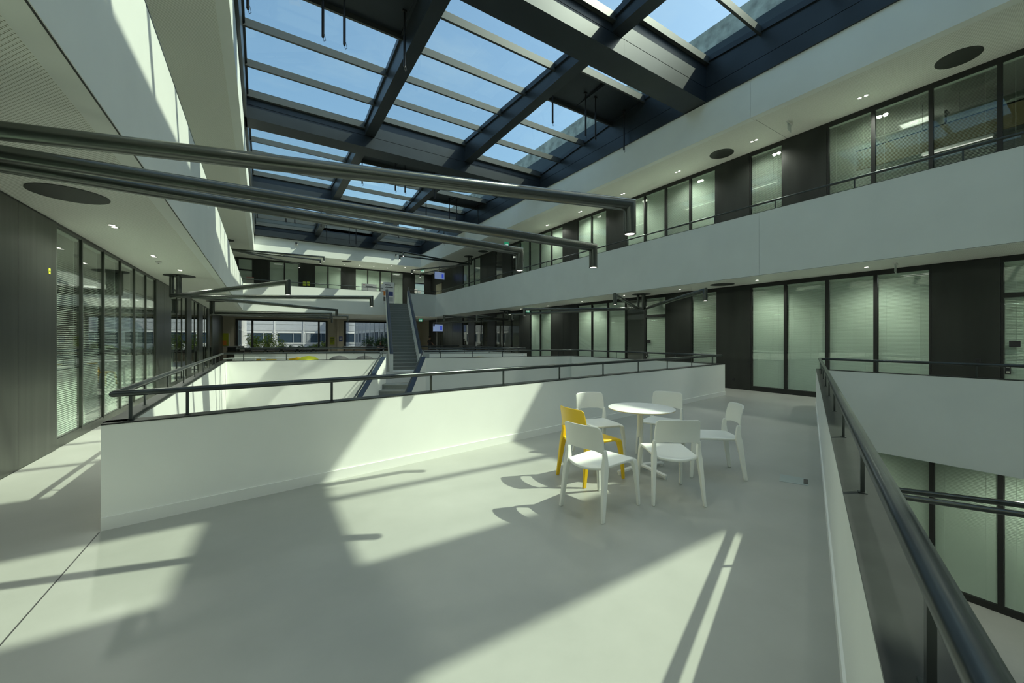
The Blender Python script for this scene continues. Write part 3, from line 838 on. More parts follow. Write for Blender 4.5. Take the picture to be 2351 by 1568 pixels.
facade('sunlit side wing of the courtyard seen in the narrow sash', (-1.6, 37.5, 0), math.pi / 2, 9, 2.2, 0)
facade('shaded side wing of the courtyard behind the stair', (10.8, 57.5, 0), -math.pi / 2, 9, 2.2, 0)
def bamboo(name, label, loc, n, h, sp, mat, seed):
    random.seed(seed)
    t = thing(name, label, 'plant', loc, 0)
    st = MB(); lf_ = MB()
    for i in range(n):
        bx_, by_ = random.uniform(-sp, sp), random.uniform(-.5, .5)
        hh = h * random.uniform(.55, 1.0)
        lx, ly = random.uniform(-.3, .3), random.uniform(-.2, .2)
        st.tube([(bx_, by_, 0), (bx_ + lx * .3, by_ + ly * .3, hh * .5), (bx_ + lx, by_ + ly, hh)], [.012, .009, .004], 5)
        for k in range(44):
            f_ = random.uniform(.25, 1.0)
            c_ = Vector((bx_ + lx * f_ * f_, by_ + ly * f_, hh * f_))
            an = random.uniform(0, 6.28); ll = random.uniform(.2, .42); wv = .040
            d_ = Vector((math.cos(an), math.sin(an), random.uniform(-.7, .25))).normalized()
            s_ = d_.cross(Vector((0, 0, 1))).normalized() * wv
            c2 = c_ + d_ * ll * .5; c3 = c_ + d_ * ll - Vector((0, 0, ll * .18))
            lf_.quad(c_, c2 - s_, c3, c2 + s_)
    st.build('stems', STEM, t, kind='stuff')
    lf_.build('foliage', mat, t, kind='stuff')
    MB().box(-sp - .2, sp + .2, -.6, .6, -.6, .02).build('planter', PAVE, t)
    return t
def outp(px, y): return aty(px, 780, y).x
bamboo('bamboo_clump', 'bright yellow-green bamboo outside the wide courtyard window', (outp(610, 37.6), 37.6, .35), 26, 1.75, 1.25, LEAF, 3)
bamboo('bamboo_clump', 'small pale bamboo behind the narrow sash of the window', (outp(740, 37.2), 37.2, .35), 14, 1.1, .55, LEAF, 5)
bamboo('bamboo_clump', 'dark green bamboo behind the seated person', (outp(865, 37.8), 37.8, .35), 26, 1.7, 1.3, LEAF2, 9)
bamboo('low_hedge', 'low leafy planting along the wide window sill outside', (outp(680, 40.2), 40.2, .3), 22, .75, 1.6, LEAF2, 12)

# ------------------------------------------------------------------ staircases
NR = 23
def stair(label, base, z0, run, rise_total, across):
    """straight flight with solid white balustrades, climbing along ST from base (a corner of the lowest nosing)"""
    t = thing('staircase', label, 'stairs', (base.x, base.y, z0), math.atan2(across.y, across.x))
    # local: x = across, y = along climb
    tr = run / NR; rs = rise_total / NR
    for i in range(NR):
        y = i * tr; z = i * rs
        m = MB(); m.box(0, SWID, y, y + tr + .03, z - .10 if i else z, z + rs - .035)
        o = m.build('step', STAIR, t)
        MB().box(0, SWID, y - .015, y + tr + .03, z + rs - .035, z + rs).build('tread', NOSE, o)
    # underside
    u = MB(); u.hexa([(0, -.1, -.3), (SWID, -.1, -.3), (SWID, run, rise_total - .3), (0, run, rise_total - .3), (0, -.1, -.06), (SWID, -.1, -.06), (SWID, run, rise_total - .06), (0, run, rise_total - .06)])
    u.build('soffit', WHITE, t)
    hb = .92
    for x0, x1 in ((-.16, 0), (SWID, SWID + .16)):
        b = MB(); b.hexa([(x0, -.25, -.35), (x1, -.25, -.35), (x1, run + .05, rise_total - .30), (x0, run + .05, rise_total - .30),
                          (x0, -.25, hb - .10), (x1, -.25, hb - .10), (x1, run + .05, rise_total + hb), (x0, run + .05, rise_total + hb)])
        bo = b.build('balustrade', WHITE, t)
        c = MB(); c.hexa([(x0 - .004, -.254, hb - .10), (x1 + .004, -.254, hb - .10), (x1 + .004, run + .05, rise_total + hb), (x0 - .004, run + .05, rise_total + hb),
                          (x0 - .004, -.254, hb - .085), (x1 + .004, -.254, hb - .085), (x1 + .004, run + .05, rise_total + hb + .015), (x0 - .004, run + .05, rise_total + hb + .015)])
        c.build('coping', BLUECOP, bo)
        xm = (x0 + x1) / 2
        MB().tube([(xm, -.25, hb + .14), (xm, run + .05, rise_total + hb + .24)], .024, 12).build('handrail', RAILM, bo, True)
        for f_ in [k / 7 for k in range(8)]:
            yy = -.1 + (run + .05) * f_; zz = (rise_total + .1) * f_ + hb - .10
            MB().box(xm - .008, xm + .008, yy - .008, yy + .008, zz, zz + .23).build('rail_post', RAILM, bo)
    return t
stair('long grey flight climbing to the upper gallery between white balustrades', US0, 0.0, 7.22, Z2, SR)
lowbase = LS0 - LT * 7.6
stair('lower grey flight descending into the void with blue-black copings', Vector((lowbase.x, lowbase.y, 0)), Z0, 7.6, 3.93, LR)
la = US0 + ST * 7.20
lb = la + SR * SWID
struct('stair_landing_slab', MB().prism([(la.x, la.y), (lb.x, lb.y), (lb.x + .1, YF + .2), (la.x + .1, YF + .2)], Z2 - .3, Z2 - .002), STAIR)

# ------------------------------------------------------------------ tube lamps
def spot(parent, loc, power, size=140, col=(0.95, 1.0, 0.86)):
    l = bpy.data.lights.new('bulb', 'SPOT'); l.energy = power; l.spot_size = math.radians(size); l.spot_blend = 1.0; l.shadow_soft_size = 0.05; l.color = col
    o = bpy.data.objects.new('bulb', l); COL.objects.link(o); o.parent = parent; o.location = loc
    return o
def lamp(label, disc, ends, zc, drop=0.53, dia=0.10, stub=0.24, discr=0.33, stems=None, group='black tube lamps with bent spot tips'):
    t = thing('tube_lamp', label, 'lamp', (disc[0], disc[1], zc), 0, group)
    MB().lathe((0, 0, -.012), [(discr, 0), (discr, .012)], 40).build('ceiling_plate', DISC, t)
    r = dia / 2
    for i, e in enumerate(ends):
        v = Vector((e[0] - disc[0], e[1] - disc[1], 0)); L = v.length; d = v / L
        if stems: s0 = Vector((stems[i][0] - disc[0], stems[i][1] - disc[1], 0))
        else: s0 = Vector((-d.y, d.x, 0)) * (.13 if i % 2 else -.13) - d * .10
        zt = -drop
        tip = v + Vector((0, 0, zt))
        a = MB().tube([s0 + Vector((0, 0, -.005)), s0 + Vector((0, 0, zt)), tip, tip + Vector((0, 0, -stub))], r, 20).build('arm', TUBEM, t, True)
        MB().lathe(tip + Vector((0, 0, -stub - .004)), [(r * .80, 0), (r * .80, .01)], 20).build('lens', BRIGHT, a)
        MB().lathe(tip + Vector((0, 0, -stub - .008)), [(r * .80, .012), (r * .80, 0), (r * 1.02, 0), (r * 1.02, .012)], 20, cap=False).build('rim', DISC, a)
        spot(t, tip + Vector((0, 0, -stub - .03)), P_TUBE)
    return t
def A2(*ps, z=2.68): return [atz(p[0], p[1], z) for p in ps]
# the big lamp whose arms cross the view: arms run between two measured points each
T = [(atz(0, 300, 2.68), atz(1446, 470, 2.68)), (atz(0, 352, 2.68), atz(1362, 568, 2.68)), (atz(0, 378, 2.68), atz(1193, 577, 2.68))]
dc = Vector((-1.82, 3.62, 0))
stems = []
for a, b in T:
    d = (b - a).normalized(); s = a + d * ((-1.85 - a.x) / d.x); stems.append((s.x, s.y))
lamp('big lamp with three long parallel arms crossing above the bridge', (dc.x, dc.y), [b for a, b in T], SOF, stems=stems)
lamp('lamp with three spread arms over the sunlit void, third disc along the gallery', (-1.83, 13.3), A2((661, 648), (853, 683), (773, 712)), SOF)
lamp('lamp hanging over the seating bridge beyond the sunlit void', (-1.75, 21.5), A2((759.5, 720), (798, 726), (762, 730.5)), SOF)
lamp('lamp with four arms by the glass door of the dark office wall', (11.8, 9.65), A2((1412, 677), (1619, 666), (1204, 710), (1177, 722)), SOF)
lamp('lamp beside the upper stair in front of the office windows', (11.85, 19.4), A2((1020, 725), (1094.6, 725), (996.4, 742)), SOF)
lamp('lamp of the upper gallery hanging beside the blue screen', (11.9, 24.2), A2((926, 578.5), (917.8, 587), (945.9, 620), (964.4, 629), z=6.67), CEIL2)
lamp('lamp of the upper gallery reaching over the sunlit fascia corner', (-1.7, 27.6), A2((743.6, 590), (735.6, 597), (687.3, 606), z=6.67), CEIL2)
ga, gb = atz(2062, 1125, -1.25), atz(2351, 1160, -1.25)
gc, ge = atz(2068, 1140, -1.25), atz(2351, 1182, -1.25)
lamp('lamp on the ground storey seen beyond the wide coping', (11.5, -1.0), [ga + (ga - gb) * .9, gc + (gc - ge) * .9], -.72, stems=[tuple((gb + (gb - ga) * 1.1)[:2]), tuple((ge + (ge - gc) * 1.1)[:2])])
def disc(label, p, z, r=0.33):
    o = MB().lathe((0, 0, -.008), [(r, 0), (r, .008)], 48).build('ceiling_disc', DISC); o.location = (p[0], p[1], z)
    tag(o, label, 'ceiling disc', 'plain dark ceiling discs'); return o
disc('plain dark disc in the perforated soffit beside the brushed steel panels', (-1.86, 6.48), SOF)
disc('plain dark disc in the upper ceiling above the clear office panes', (11.78, 1.83), CEIL2)
disc('plain dark disc in the upper ceiling above a black panel', (11.80, 6.65), CEIL2)
disc('plain dark disc in the upper ceiling beside the hanging upper lamp', atz(1109, 577, CEIL2), CEIL2)
disc('plain dark disc in the upper ceiling over the far black panels', atz(796, 600.5, CEIL2), CEIL2)
disc('plain dark disc in the middle soffit above the black panel by the chairs', atz(1658, 653, SOF), SOF)

# ------------------------------------------------------------------ downlights
DLM = [MB().lathe((0, 0, -.006), [(.036, .006), (.036, 0), (.052, 0), (.052, .006)], 20, cap=False).mesh('trim_ring', CHROME), MB().lathe((0, 0, -.003), [(.036, 0), (.036, .002)], 16).mesh('lens', BRIGHT)]
def downlight(p, z, label, group):
    t = thing('downlight', label, 'downlight', (p[0], p[1], z), 0, group)
    spot(t, (0, 0, -.03), P_DOWN, 150)
    for q, nm in zip(DLM, ('trim_ring', 'lens')):
        o = bpy.data.objects.new(nm, q); COL.objects.link(o); o.parent = t
def pair(p, z, label, group, dx=.0, dy=.06):
    downlight((p[0] - dx, p[1] - dy), z, label, group); downlight((p[0] + dx, p[1] + dy), z, label, group)
for px, py in ((260, 519), (353, 588), (413, 620)): pair(atz(px, py, SOF), SOF, 'small recessed spot in the perforated soffit beside the steel panels', 'spots in the soffit over the sunny gallery')
for px, py in ((1981, 222), (1731, 323), (1556, 394), (1430, 445), (1332, 486), (1257, 517)): pair(atz(px, py, CEIL2), CEIL2, 'small recessed spot in the upper ceiling along the office wall', 'spots along the upper office wall')
for px, py in ((1989, 613), (1738, 643), (1561, 664), (1433, 678), (1336, 692), (1258, 702), (1196, 709)): downlight(atz(px, py, SOF), SOF, 'small recessed spot in the soffit along the middle office wall', 'spots along the middle office wall')
for px, py in ((831, 611), (790.5, 607), (826, 609), (858, 612), (889.6, 615.5), (930, 614), (898.5, 610), (1000, 626), (951, 621.5)): downlight(atz(px, py, CEIL2), CEIL2, 'tiny spot in the far upper ceiling', 'spots in the far upper ceiling')
for px, py in ((806, 733.5), (824, 729.5), (847, 732.5), (872, 727.5), (957, 726), (989, 727), (597, 726.5)): downlight(atz(px, py, SOF), SOF, 'tiny spot in the far soffit above the courtyard windows', 'spots in the far soffit')
for k in range(11): downlight((-1.75, YB + 1 + 3.2 * k), CEIL2, 'added unseen spot in the upper ceiling over the sunny gallery', 'added fill spots over the upper sunny gallery')  # added out of sight behind the fascia to brighten the upper ceiling
for k in range(4): downlight((-1.75, -7.5 + 3.0 * k), SOF, 'added unseen spot in the soffit behind the big lamp', 'added fill spots behind the big lamp')  # unseen fill lights added behind the camera
for k in range(4): downlight((11.6, -8.0 + 2.7 * k), SOF, 'added unseen spot in the soffit by the farther void', 'added fill spots by the farther void')  # added fill along the gallery stretch outside the view
for k in range(4): downlight((11.6, -8.0 + 2.7 * k), CEIL2, 'added unseen spot in the upper ceiling by the farther void', 'added fill spots by the upper farther void')  # same unseen stretch one level up, added as fill
for k in range(3): downlight((11.6, 1.0 + 3 * k), -.72, 'added unseen spot over the ground storey walkway', 'added fill spots over the ground storey')  # unseen lights added to fill the ground storey
sm = thing('smoke_detector', 'white smoke detector in the perforated soffit', 'detector', tuple(atz(364, 600, SOF)))
MB().lathe((0, 0, -.04), [(.03, 0), (.05, .015), (.055, .04)], 20).build('housing', PAPER, sm, True)
MB().lathe((0, 0, -.046), [(.012, 0), (.012, .008)], 12).build('sensor', DARKP, sm)

# ------------------------------------------------------------------ chairs and table
def make_chair(mat):
    t = empty('cafe_chair')
    def rect(c, a, b, wx, wy):   # rectangle cross-section, a,b unit axes
        return [c + a * wx + b * wy, c - a * wx + b * wy, c - a * wx - b * wy, c + a * wx - b * wy]
    X, Y = Vector((1, 0, 0)), Vector((0, 1, 0))
    def bev(o, w=.006, seg=2):
        m = o.modifiers.new('round', 'BEVEL'); m.width = w; m.segments = seg; m.limit_method = 'ANGLE'; m.angle_limit = math.radians(35)
    for s in (-1, 1):
        # rear leg running up into the back post
        st = [((.236, -.283, 0), .012, .019), ((.228, -.262, .14), .015, .023), ((.219, -.240, .30), .018, .028), ((.211, -.222, .42), .021, .034), ((.208, -.214, .47), .019, .030), ((.207, -.212, .53), .015, .024), ((.207, -.218, .575), .013, .023), ((.206, -.224, .60), .010, .020)]
        m = MB(); m.rings([rect(Vector((s * p[0], p[1], p[2])), X, Y, a, b) for p, a, b in st])
        o = m.build('leg', mat, t, True); bev(o)
        st = [((.226, .282, 0), .012, .017), ((.222, .272, .15), .014, .020), ((.214, .257, .30), .017, .024), ((.205, .243, .395), .022, .028), ((.196, .228, .432), .026, .034), ((.18, .205, .446), .024, .036)]
        m = MB(); m.rings([rect(Vector((s * p[0], p[1], p[2])), X, Y, a, b) for p, a, b in st])
        o = m.build('leg', mat, t, True); bev(o)
    # seat: shallow dish, turned down at the front and at the back
    def grid(fn, nu, nv, th, dirn):
        m = MB(); top = []; bot = []
        for j in range(nv + 1):
            for i in range(nu + 1):
                p = fn(i / nu * 2 - 1, j / nv); top.append(p); bot.append(p + dirn(i / nu * 2 - 1, j / nv) * th)
        n = len(top); m.v = [tuple(p) for p in top + bot]
        W_ = nu + 1
        for j in range(nv):
            for i in range(nu):
                a = j * W_ + i
                m.f.append((a, a + 1, a + W_ + 1, a + W_)); m.f.append((n + a, n + a + W_, n + a + W_ + 1, n + a + 1))
        for i in range(nu):
            m.f.append((i + 1, i, n + i, n + i + 1)); a = nv * W_ + i; m.f.append((a, a + 1, n + a + 1, n + a))
        for j in range(nv):
            a = j * W_; m.f.append((a, a + W_, n + a + W_, n + a)); a = j * W_ + nu; m.f.append((a + W_, a, n + a, n + a + W_))
        m.m = [0] * len(m.f); return m
    def seat(u, v):
        hw = .198 + .018 * v
        y = -.225 + .475 * v - (.055 * (1 - u * u)) * (1 - v) ** 2
        z = .452 - .012 * (1 - u * u) * math.sin(math.pi * v) - .010 * max(0, v - .82) ** 1 * 6 * (v > .82) * .6
        z -= .020 * (1 - v) ** 3 * (1 - u * u)
        return Vector((u * hw, y, z))
    o = grid(seat, 12, 12, .026, lambda u, v: Vector((0, 0, -1))).build('seat', mat, t, True); bev(o, .008, 3)
    def back(u, v):
        # v 0 = lower edge, 1 = upper edge
        hw = .213 + .004 * math.sin(math.pi * min(1, v * 1.2)) - .006 * v
        cr_ = max(0, abs(u) - .86) / .14
        zt = .808 - .006 * u * u - .020 * cr_ ** 2
        zl = .590 - .026 * max(0, abs(u) - .55) / .45 * abs(u)
        z = zl + (zt - zl) * v
        y = -.222 - .052 * (1 - u * u) - .006 * v - .030 * v * v
        return Vector((u * hw, y, z))
    o = grid(back, 16, 8, .016, lambda u, v: Vector((-u * .25, -1, 0)).normalized()).build('backrest', mat, t, True); bev(o, .006, 2)
    return t
protoW = make_chair(CHAIRW)
protoY = make_chair(CHAIRY)
CH = [(protoW, (2.67, 2.655), 8.2, 'white plastic chair overlapping the yellow chair, its seat mostly in sun'),
      (None, (3.44, 2.48), 54.8, 'white plastic chair with its back to the wide coping, seat partly sunlit'),
      (protoY, (3.13, 3.27), -3.1, 'bright yellow plastic chair at the small round table'),
      (None, (3.80, 3.81), -105.8, 'white plastic chair along the parapet with a sunlit corner on its backrest'),
      (None, (4.61, 3.44), -162.9, 'white plastic chair fully in shade, tucked behind the round tabletop'),
      (None, (4.43, 2.62), 138.3, 'white plastic chair turned aside beside the metal floor socket')]
for pr_, loc, head, lab in CH:
    o = pr_ if pr_ else copy_tree(protoW)
    o.location = (loc[0], loc[1], 0); o.rotation_euler = (0, 0, math.radians(head - 90))
    tag(o, lab, 'chair', 'plastic chairs around the round table')
tb = thing('cafe_table', 'small round white table on a slim column and cross foot', 'table', (3.80, 3.11, 0), math.radians(-4))
MB().lathe((0, 0, .728), [(.368, 0), (.380, .004), (.380, .010)], 64).build('table_edge', TABLEE, tb, True)
MB().lathe((0, 0, .738), [(.380, 0), (.380, .003), (.376, .005)], 64).build('table_top', TABLEW, tb, True)
MB().cyl((0, 0), .024, .03, .73, 20).build('column', TABLEW, tb, True)
MB().cyl((-.022, .01), .022, .40, .73, 18).build('sleeve', TABLEW, tb, True)
for k in range(4):
    a = k * math.pi / 2
    m = MB()
    pts = [((0, 0), .075, .028), ((.12, 0), .068, .026), ((.36, 0), .045, .022)]
    rings = []
    for (x, y), zt, hw in pts:
        q = [(x, -hw, zt), (x, hw, zt), (x, hw, zt - .02), (x, -hw, zt - .02)]
        rings.append([(*rot2(p[:2], a), p[2]) for p in q])
    m.rings(rings)
    f = m.build('foot_arm', TABLEW, tb)
    MB().cyl(rot2((.345, 0), a), .016, 0, .03, 12).build('glide', TABLEW, f)
# floor socket
P4 = [(5.03, 2.15), (5.12, 1.91), (4.88, 1.82), (4.78, 2.05)]
P4 = [atz(*p, 0) for p in ((1791.9, 1088.9), (1856.4, 1100.2), (1856.4, 1115.6), (1788.9, 1104.7))]
fb_ = thing('floor_socket_box', 'flush metal floor socket plate with a small black flap', 'floor socket', (4.95, 1.98, 0))
m = MB(); m.hexa([(p.x - 4.95, p.y - 1.98, -.01) for p in P4[::-1]] + [(p.x - 4.95, p.y - 1.98, .003) for p in P4[::-1]]); m.build('plate', pbr('socket_plate', (.36, .42, .42), .4, .3), fb_)
def lerp4(u, v): 
    a = P4[0].lerp(P4[1], u); b = P4[3].lerp(P4[2], u); return a.lerp(b, v)
q4 = [lerp4(.83, .15), lerp4(.985, .15), lerp4(.985, .82), lerp4(.83, .82)]
m = MB(); m.hexa([(p.x - 4.95, p.y - 1.98, .002) for p in q4[::-1]] + [(p.x - 4.95, p.y - 1.98, .006) for p in q4[::-1]]); m.build('flap', DARKP, fb_)

# ------------------------------------------------------------------ furniture on the seating bridge
def pouf(label, p, mat, r=.62, h=.62):
    t = thing('pouf', label, 'pouf', (p[0], p[1], 0), 0, 'round felt poufs on the seating bridge')
    prof = [(r * .72, 0), (r * .92, h * .12), (r, h * .40), (r * .97, h * .62), (r * .80, h * .84), (r * .5, h * .96), (r * .08, h)]
    MB().lathe((0, 0, 0), prof, 32).build('cushion', mat, t, True)
    MB().lathe((0, 0, 0), [(r * .985, h * .47), (r * 1.0, h * .5), (r * .985, h * .53)], 32).build('seam', mat, t, True)
def between(px, z, fr=0.5):
    # a spot on the seating bridge seen in that picture column, between the two parapets
    a = ray(px, 780); best = None
    for k in range(400):
        s = 12 + k * .04; x, y = a.x * s, a.y * s
        if best is None and y > yAf(x) + .4: best = s
        if y > yCn(x) - .3: return Vector((a.x, a.y, 0)) * (best + (s - best) * fr)
    return Vector((a.x, a.y, 0)) * 16
def zfor(px, py, p):
    Zc = p.x * SI + p.y * CO
    return H - (py - CY) / F * Zc
p = between(708, 0, .42); pouf('yellow-green round pouf on the seating bridge', p, FELTY, .46, zfor(708, 817, p))
p = between(778, 0, .42); pouf('charcoal round pouf next to the yellow-green one', p, FELTG, .45, zfor(778, 816.5, p))
p = between(837, 0, .42); pouf('charcoal round pouf beside the head of the lower stair', p, FELTG, .44, zfor(837, 816.5, p))
lp = between(602, 0, .45)
lt_ = thing('lounge_table', 'long low white table among the yellow chairs', 'table', (lp.x, lp.y, 0), -.35)
zt_ = zfor(602, 821.5, lp)
MB().box(-1.2, 1.1, -.3, .3, zt_ - .03, zt_).build('table_top', TABLEW, lt_)
for sx in (-1.0, .9):
    MB().cyl((sx, 0), .03, .02, zt_ - .03, 14).build('column', TABLEW, lt_, True); MB().box(sx - .25, sx + .25, -.25, .25, 0, .02).build('foot', TABLEW, lt_)
for i, (px, py, hd, lab) in enumerate(((577, 821, 200, 'yellow chair at the end of the long white lounge table'), (632, 823, 60, 'yellow chair with its back to the void beside the lounge table'), (680, 819, 75, 'yellow chair between the lounge table and the yellow-green pouf'))):
    p = between(px, 0, (.5, .35, .62)[i])
    c = copy_tree(protoY); c.location = (p.x, p.y, 0); c.rotation_euler = (0, 0, math.radians(hd - 90)); tag(c, lab, 'chair', 'yellow chairs on the seating bridge')
p = between(605, 0, .75); c = copy_tree(protoW); c.location = (p.x, p.y, 0); c.rotation_euler = (0, 0, math.radians(-110)); tag(c, 'white chair behind the long lounge table', 'chair')
for i, (px, mat, lab) in enumerate(((1085, 'y', 'yellow low table-top edge'), (1107, 'w', ''), (1183, 'w', ''))):
    pass
p = between(1086, 0, .45); c = copy_tree(protoY); c.location = (p.x, p.y, 0); c.rotation_euler = (0, 0, math.radians(10)); tag(c, 'yellow chair alone beyond the shaded parapet', 'chair')
p = between(1108, 0, .6); c = copy_tree(protoW); c.location = (p.x, p.y, 0); c.rotation_euler = (0, 0, math.radians(-40)); tag(c, 'white chair beside the lone yellow chair', 'chair')
p = between(1184, 0, .6); c = copy_tree(protoW); c.location = (p.x, p.y, 0); c.rotation_euler = (0, 0, math.radians(80)); tag(c, 'white chair in front of the black panel of the office wall', 'chair')

# ------------------------------------------------------------------ signs, posters, screens, boards
def plate(name, label, cat, o, axis, w_, h_, mat, t_=.01, marks=(), group=None, parent_name='sheet'):
    """upright sheet; axis 'x': spans x and faces -y, axis 'y': spans y and faces -x, axis 'Y': faces +x"""
    t = thing(name, label, cat, o, 0, group)
    def b(u0, u1, z0, z1, d0, d1):
        if axis == 'x': return MB().box(u0, u1, -d1, -d0, z0, z1)
        if axis == 'y': return MB().box(-d1, -d0, u0, u1, z0, z1)
        return MB().box(d0, d1, u0, u1, z0, z1)
    s = b(-w_ / 2, w_ / 2, 0, h_, 0, t_).build(parent_name, mat, t)
    for (u0, u1, z0, z1, mm, nm) in marks: b(u0 * w_ - w_ / 2, u1 * w_ - w_ / 2, z0 * h_, z1 * h_, t_, t_ + .003).build(nm, mm, s)
    return t
q = atx(113.5, 622, XLW + .016)
plate('sticky_note', 'lime green note stuck on the brushed steel panel', 'note', (XLW + .016, q.y, q.z - .04), 'Y', .055, .075, LIME, .002, ((.3, .7, .35, .6, INK, 'scribble'),))
rows = [(.12, .88, .78, .86, INK, 'text_line'), (.12, .8, .62, .68, INK, 'text_line'), (.12, .85, .48, .54, INK, 'text_line'), (.12, .6, .30, .36, INK, 'text_line')]
q = aty(762.8, 783, 35.38)
plate('poster', 'olive green notice beside the wide courtyard window', 'poster', (q.x, 35.385, aty(762, 791, 35.4).z), 'x', .36, .62, OLIVE, .01, rows)
q = aty(782.5, 784, 35.38)
plate('poster', 'small navy blue notice beside the pipe column', 'poster', (q.x, 35.385, aty(782, 784, 35.4).z), 'x', .27, .42, NAVY, .01, [(.15, .85, .6, .8, PAPER, 'text_line'), (.15, .7, .4, .5, PAPER, 'text_line')])
q = aty(519, 780, 35.38)
plate('poster', 'green poster with an orange disc on the far beige wall', 'poster', (q.x, 35.385, aty(519, 794, 35.4).z), 'x', .42, .92, OLIVE, .01, [(0.02, .55, .05, .42, ORANGE, 'orange_disc'), (.85, 1.0, 0, 1, PAPER, 'margin')])
for px, lab in ((699, 'lime sheet on the far black panel, one of a taped pair'), (708, 'lime sheet taped beside its twin on the far black panel')):
    q = aty(px, 655, 32.87)
    plate('notice_sheet', lab, 'notice', (q.x, 32.875, aty(px, 656, 32.87).z), 'x', .20, .30, LIME, .004, [(.1, .9, .55, .6, INK, 'text_line'), (.1, .9, .4, .45, INK, 'text_line')])
# poster boards at the head of the stair
def board(label, px0, px1, y, z0, z1, marks):
    a = aty(px0, 700, y); b = aty(px1, 700, y)
    w_ = b.x - a.x
    t = plate('poster_board', label, 'poster board', ((a.x + b.x) / 2, y, Z2 + z0), 'x', w_, z1 - z0, PAPER, .03, marks, parent_name='board')
    for s in (-1, 1): MB().box(s * w_ / 2 - .015, s * w_ / 2 + .015, -.03, .01, -z0, z1 - z0).build('leg', CHROME, t)
    MB().box(-w_ / 2, -w_ / 2 + .04, -.25, .25, -z0, -z0 + .03).build('foot', CHROME, t); MB().box(w_ / 2 - .04, w_ / 2, -.25, .25, -z0, -z0 + .03).build('foot', CHROME, t)
tx = [(.08, .92, .55, .60, INK, 'text_line'), (.25, .75, .84, .88, INK, 'title_line'), (.3, .92, .45, .49, INK, 'text_line'), (.3, .92, .36, .40, INK, 'text_line'), (.08, .2, .92, .95, RED, 'red_mark')]
board('white poster board with text behind the upper handrail', 831, 864, 30.6, .45, 1.75, tx)
pics = [(.10, .42, .42, .60, ORANGE, 'picture'), (.58, .90, .42, .60, NAVY, 'picture'), (.10, .42, .18, .36, STONE, 'picture'), (.58, .90, .18, .36, FACP, 'picture'), (.3, .75, .86, .90, INK, 'title_line'), (.3, .9, .76, .79, INK, 'text_line'), (.05, .15, .92, .95, LIME, 'green_mark')]
board('white poster board with four pictures at the stair head', 874, 905, 29.6, .12, 1.85, pics)
for px, py, z_, lab in ((1064, 602, 0, ''),): pass
# notices on the far door
for px, py, w_, h_, lab in ((955, 668, .25, .36, 'small pale sheet on the upper door beside the stair'), (963, 671, .3, .2, 'tiny pale sheet low on the upper door glass'), (574, 643, .45, .42, 'white card with a red rim on the far upper door')):
    q = aty(px, py, 32.86)
    plate('door_notice', lab, 'notice', (q.x, 32.865, q.z - h_ / 2), 'x', w_, h_, PAPER if px > 600 else ROOMW, .004, [(.1, .9, .6, .66, INK, 'text_line'), (.0, 1, .94, 1, RED, 'red_rim')] if px < 600 else [(.1, .9, .6, .66, INK, 'text_line')])
# screens
def screen(label, p, rz, w_=.95, h_=.60):
    t = thing('hanging_screen', label, 'screen', p, rz, 'screens hung from the ceilings')
    MB().box(-w_ / 2, w_ / 2, 0, .07, -h_, 0).build('housing', DARKP, t)
    s = MB().box(-w_ / 2 + .03, w_ / 2 - .03, -.004, 0, -h_ + .03, -.03).build('display', SCREEN, t)
    MB().box(w_ / 2 - .28, w_ / 2 - .10, -.007, -.004, -h_ + .12, -.15).build('blue_block', SCREENB, s)
    MB().tube([(0, .035, 0), (0, .035, .52)], .02, 10).build('drop_rod', DARKP, t)
q = atz(1014, 614, CEIL2)
screen('blue screen hung from the upper ceiling near the lift doors', (11.55, 28.6, 6.75), math.radians(12))
screen('blue screen hung from the middle soffit near the lift doors', (11.5, 28.8, 2.72), math.radians(12))
# exit signs
def exit_sign(label, p, rz, w_=.30, h_=.16, drop=.10, white=False):
    t = thing('exit_sign', label, 'exit sign', p, rz, 'exit signs hung below the ceilings')
    MB().box(-w_ / 2 - .02, w_ / 2 + .02, -.03, .03, -.03, 0).build('housing', PAPER, t)
    s = MB().box(-w_ / 2, w_ / 2, -.006, .006, -drop - h_, -.03).build('panel', ACRYL if white else GREENS, t)
    if not white:
        for sd_ in (-1, 1):
            y0, y1 = sorted((sd_ * .006, sd_ * .009))
            MB().box(-.02, .10, y0, y1, -drop - h_ + .02, -drop - .02).build('doorway', SIGNW, s)
            MB().box(-.10, -.05, y0, y1, -drop - h_ + .03, -drop - .05).build('running_figure', SIGNW, s)
    return t
q = atz(1812, 282, CEIL2); exit_sign('edge-on frosted exit sign below the upper ceiling beside a black panel', tuple(q), math.radians(8), .28, .16, .05, True)
q = atz(2056, 604, SOF); exit_sign('edge-on frosted exit sign above the four shaded panes', tuple(q), math.radians(8), .28, .16, .05, True)
q = atz(1163, 555, CEIL2); exit_sign('green exit sign in the upper ceiling behind the lamp tips', tuple(q), math.radians(0))
q = atz(1211, 706, SOF); exit_sign('green exit sign behind the lamp arms of the middle soffit', (11.7, q.y * 11.7 / q.x, SOF), 0)
exit_sign('green exit sign next to the upper hanging screen', (10.9, 30.6, CEIL2), 0)
exit_sign('green exit sign next to the middle hanging screen', (10.7, 30.5, SOF), 0)
# cameras on the far roof fascia
for px, py, lab in ((680, 559.5, 'security camera on the sunlit far fascia below the first skylight column'), (908, 586, 'security camera on the far fascia below the third skylight column')):
    q = aty(px, py, YSE)
    t = thing('security_camera', lab, 'camera', (q.x, YSE, q.z), 0, 'security cameras on the far fascia')
    MB().box(-.09, .09, -.12, 0, -.09, .09).build('housing', PAPER, t)
    MB().box(-.06, .06, -.14, -.12, -.06, .06).build('lens_window', DARKP, t)
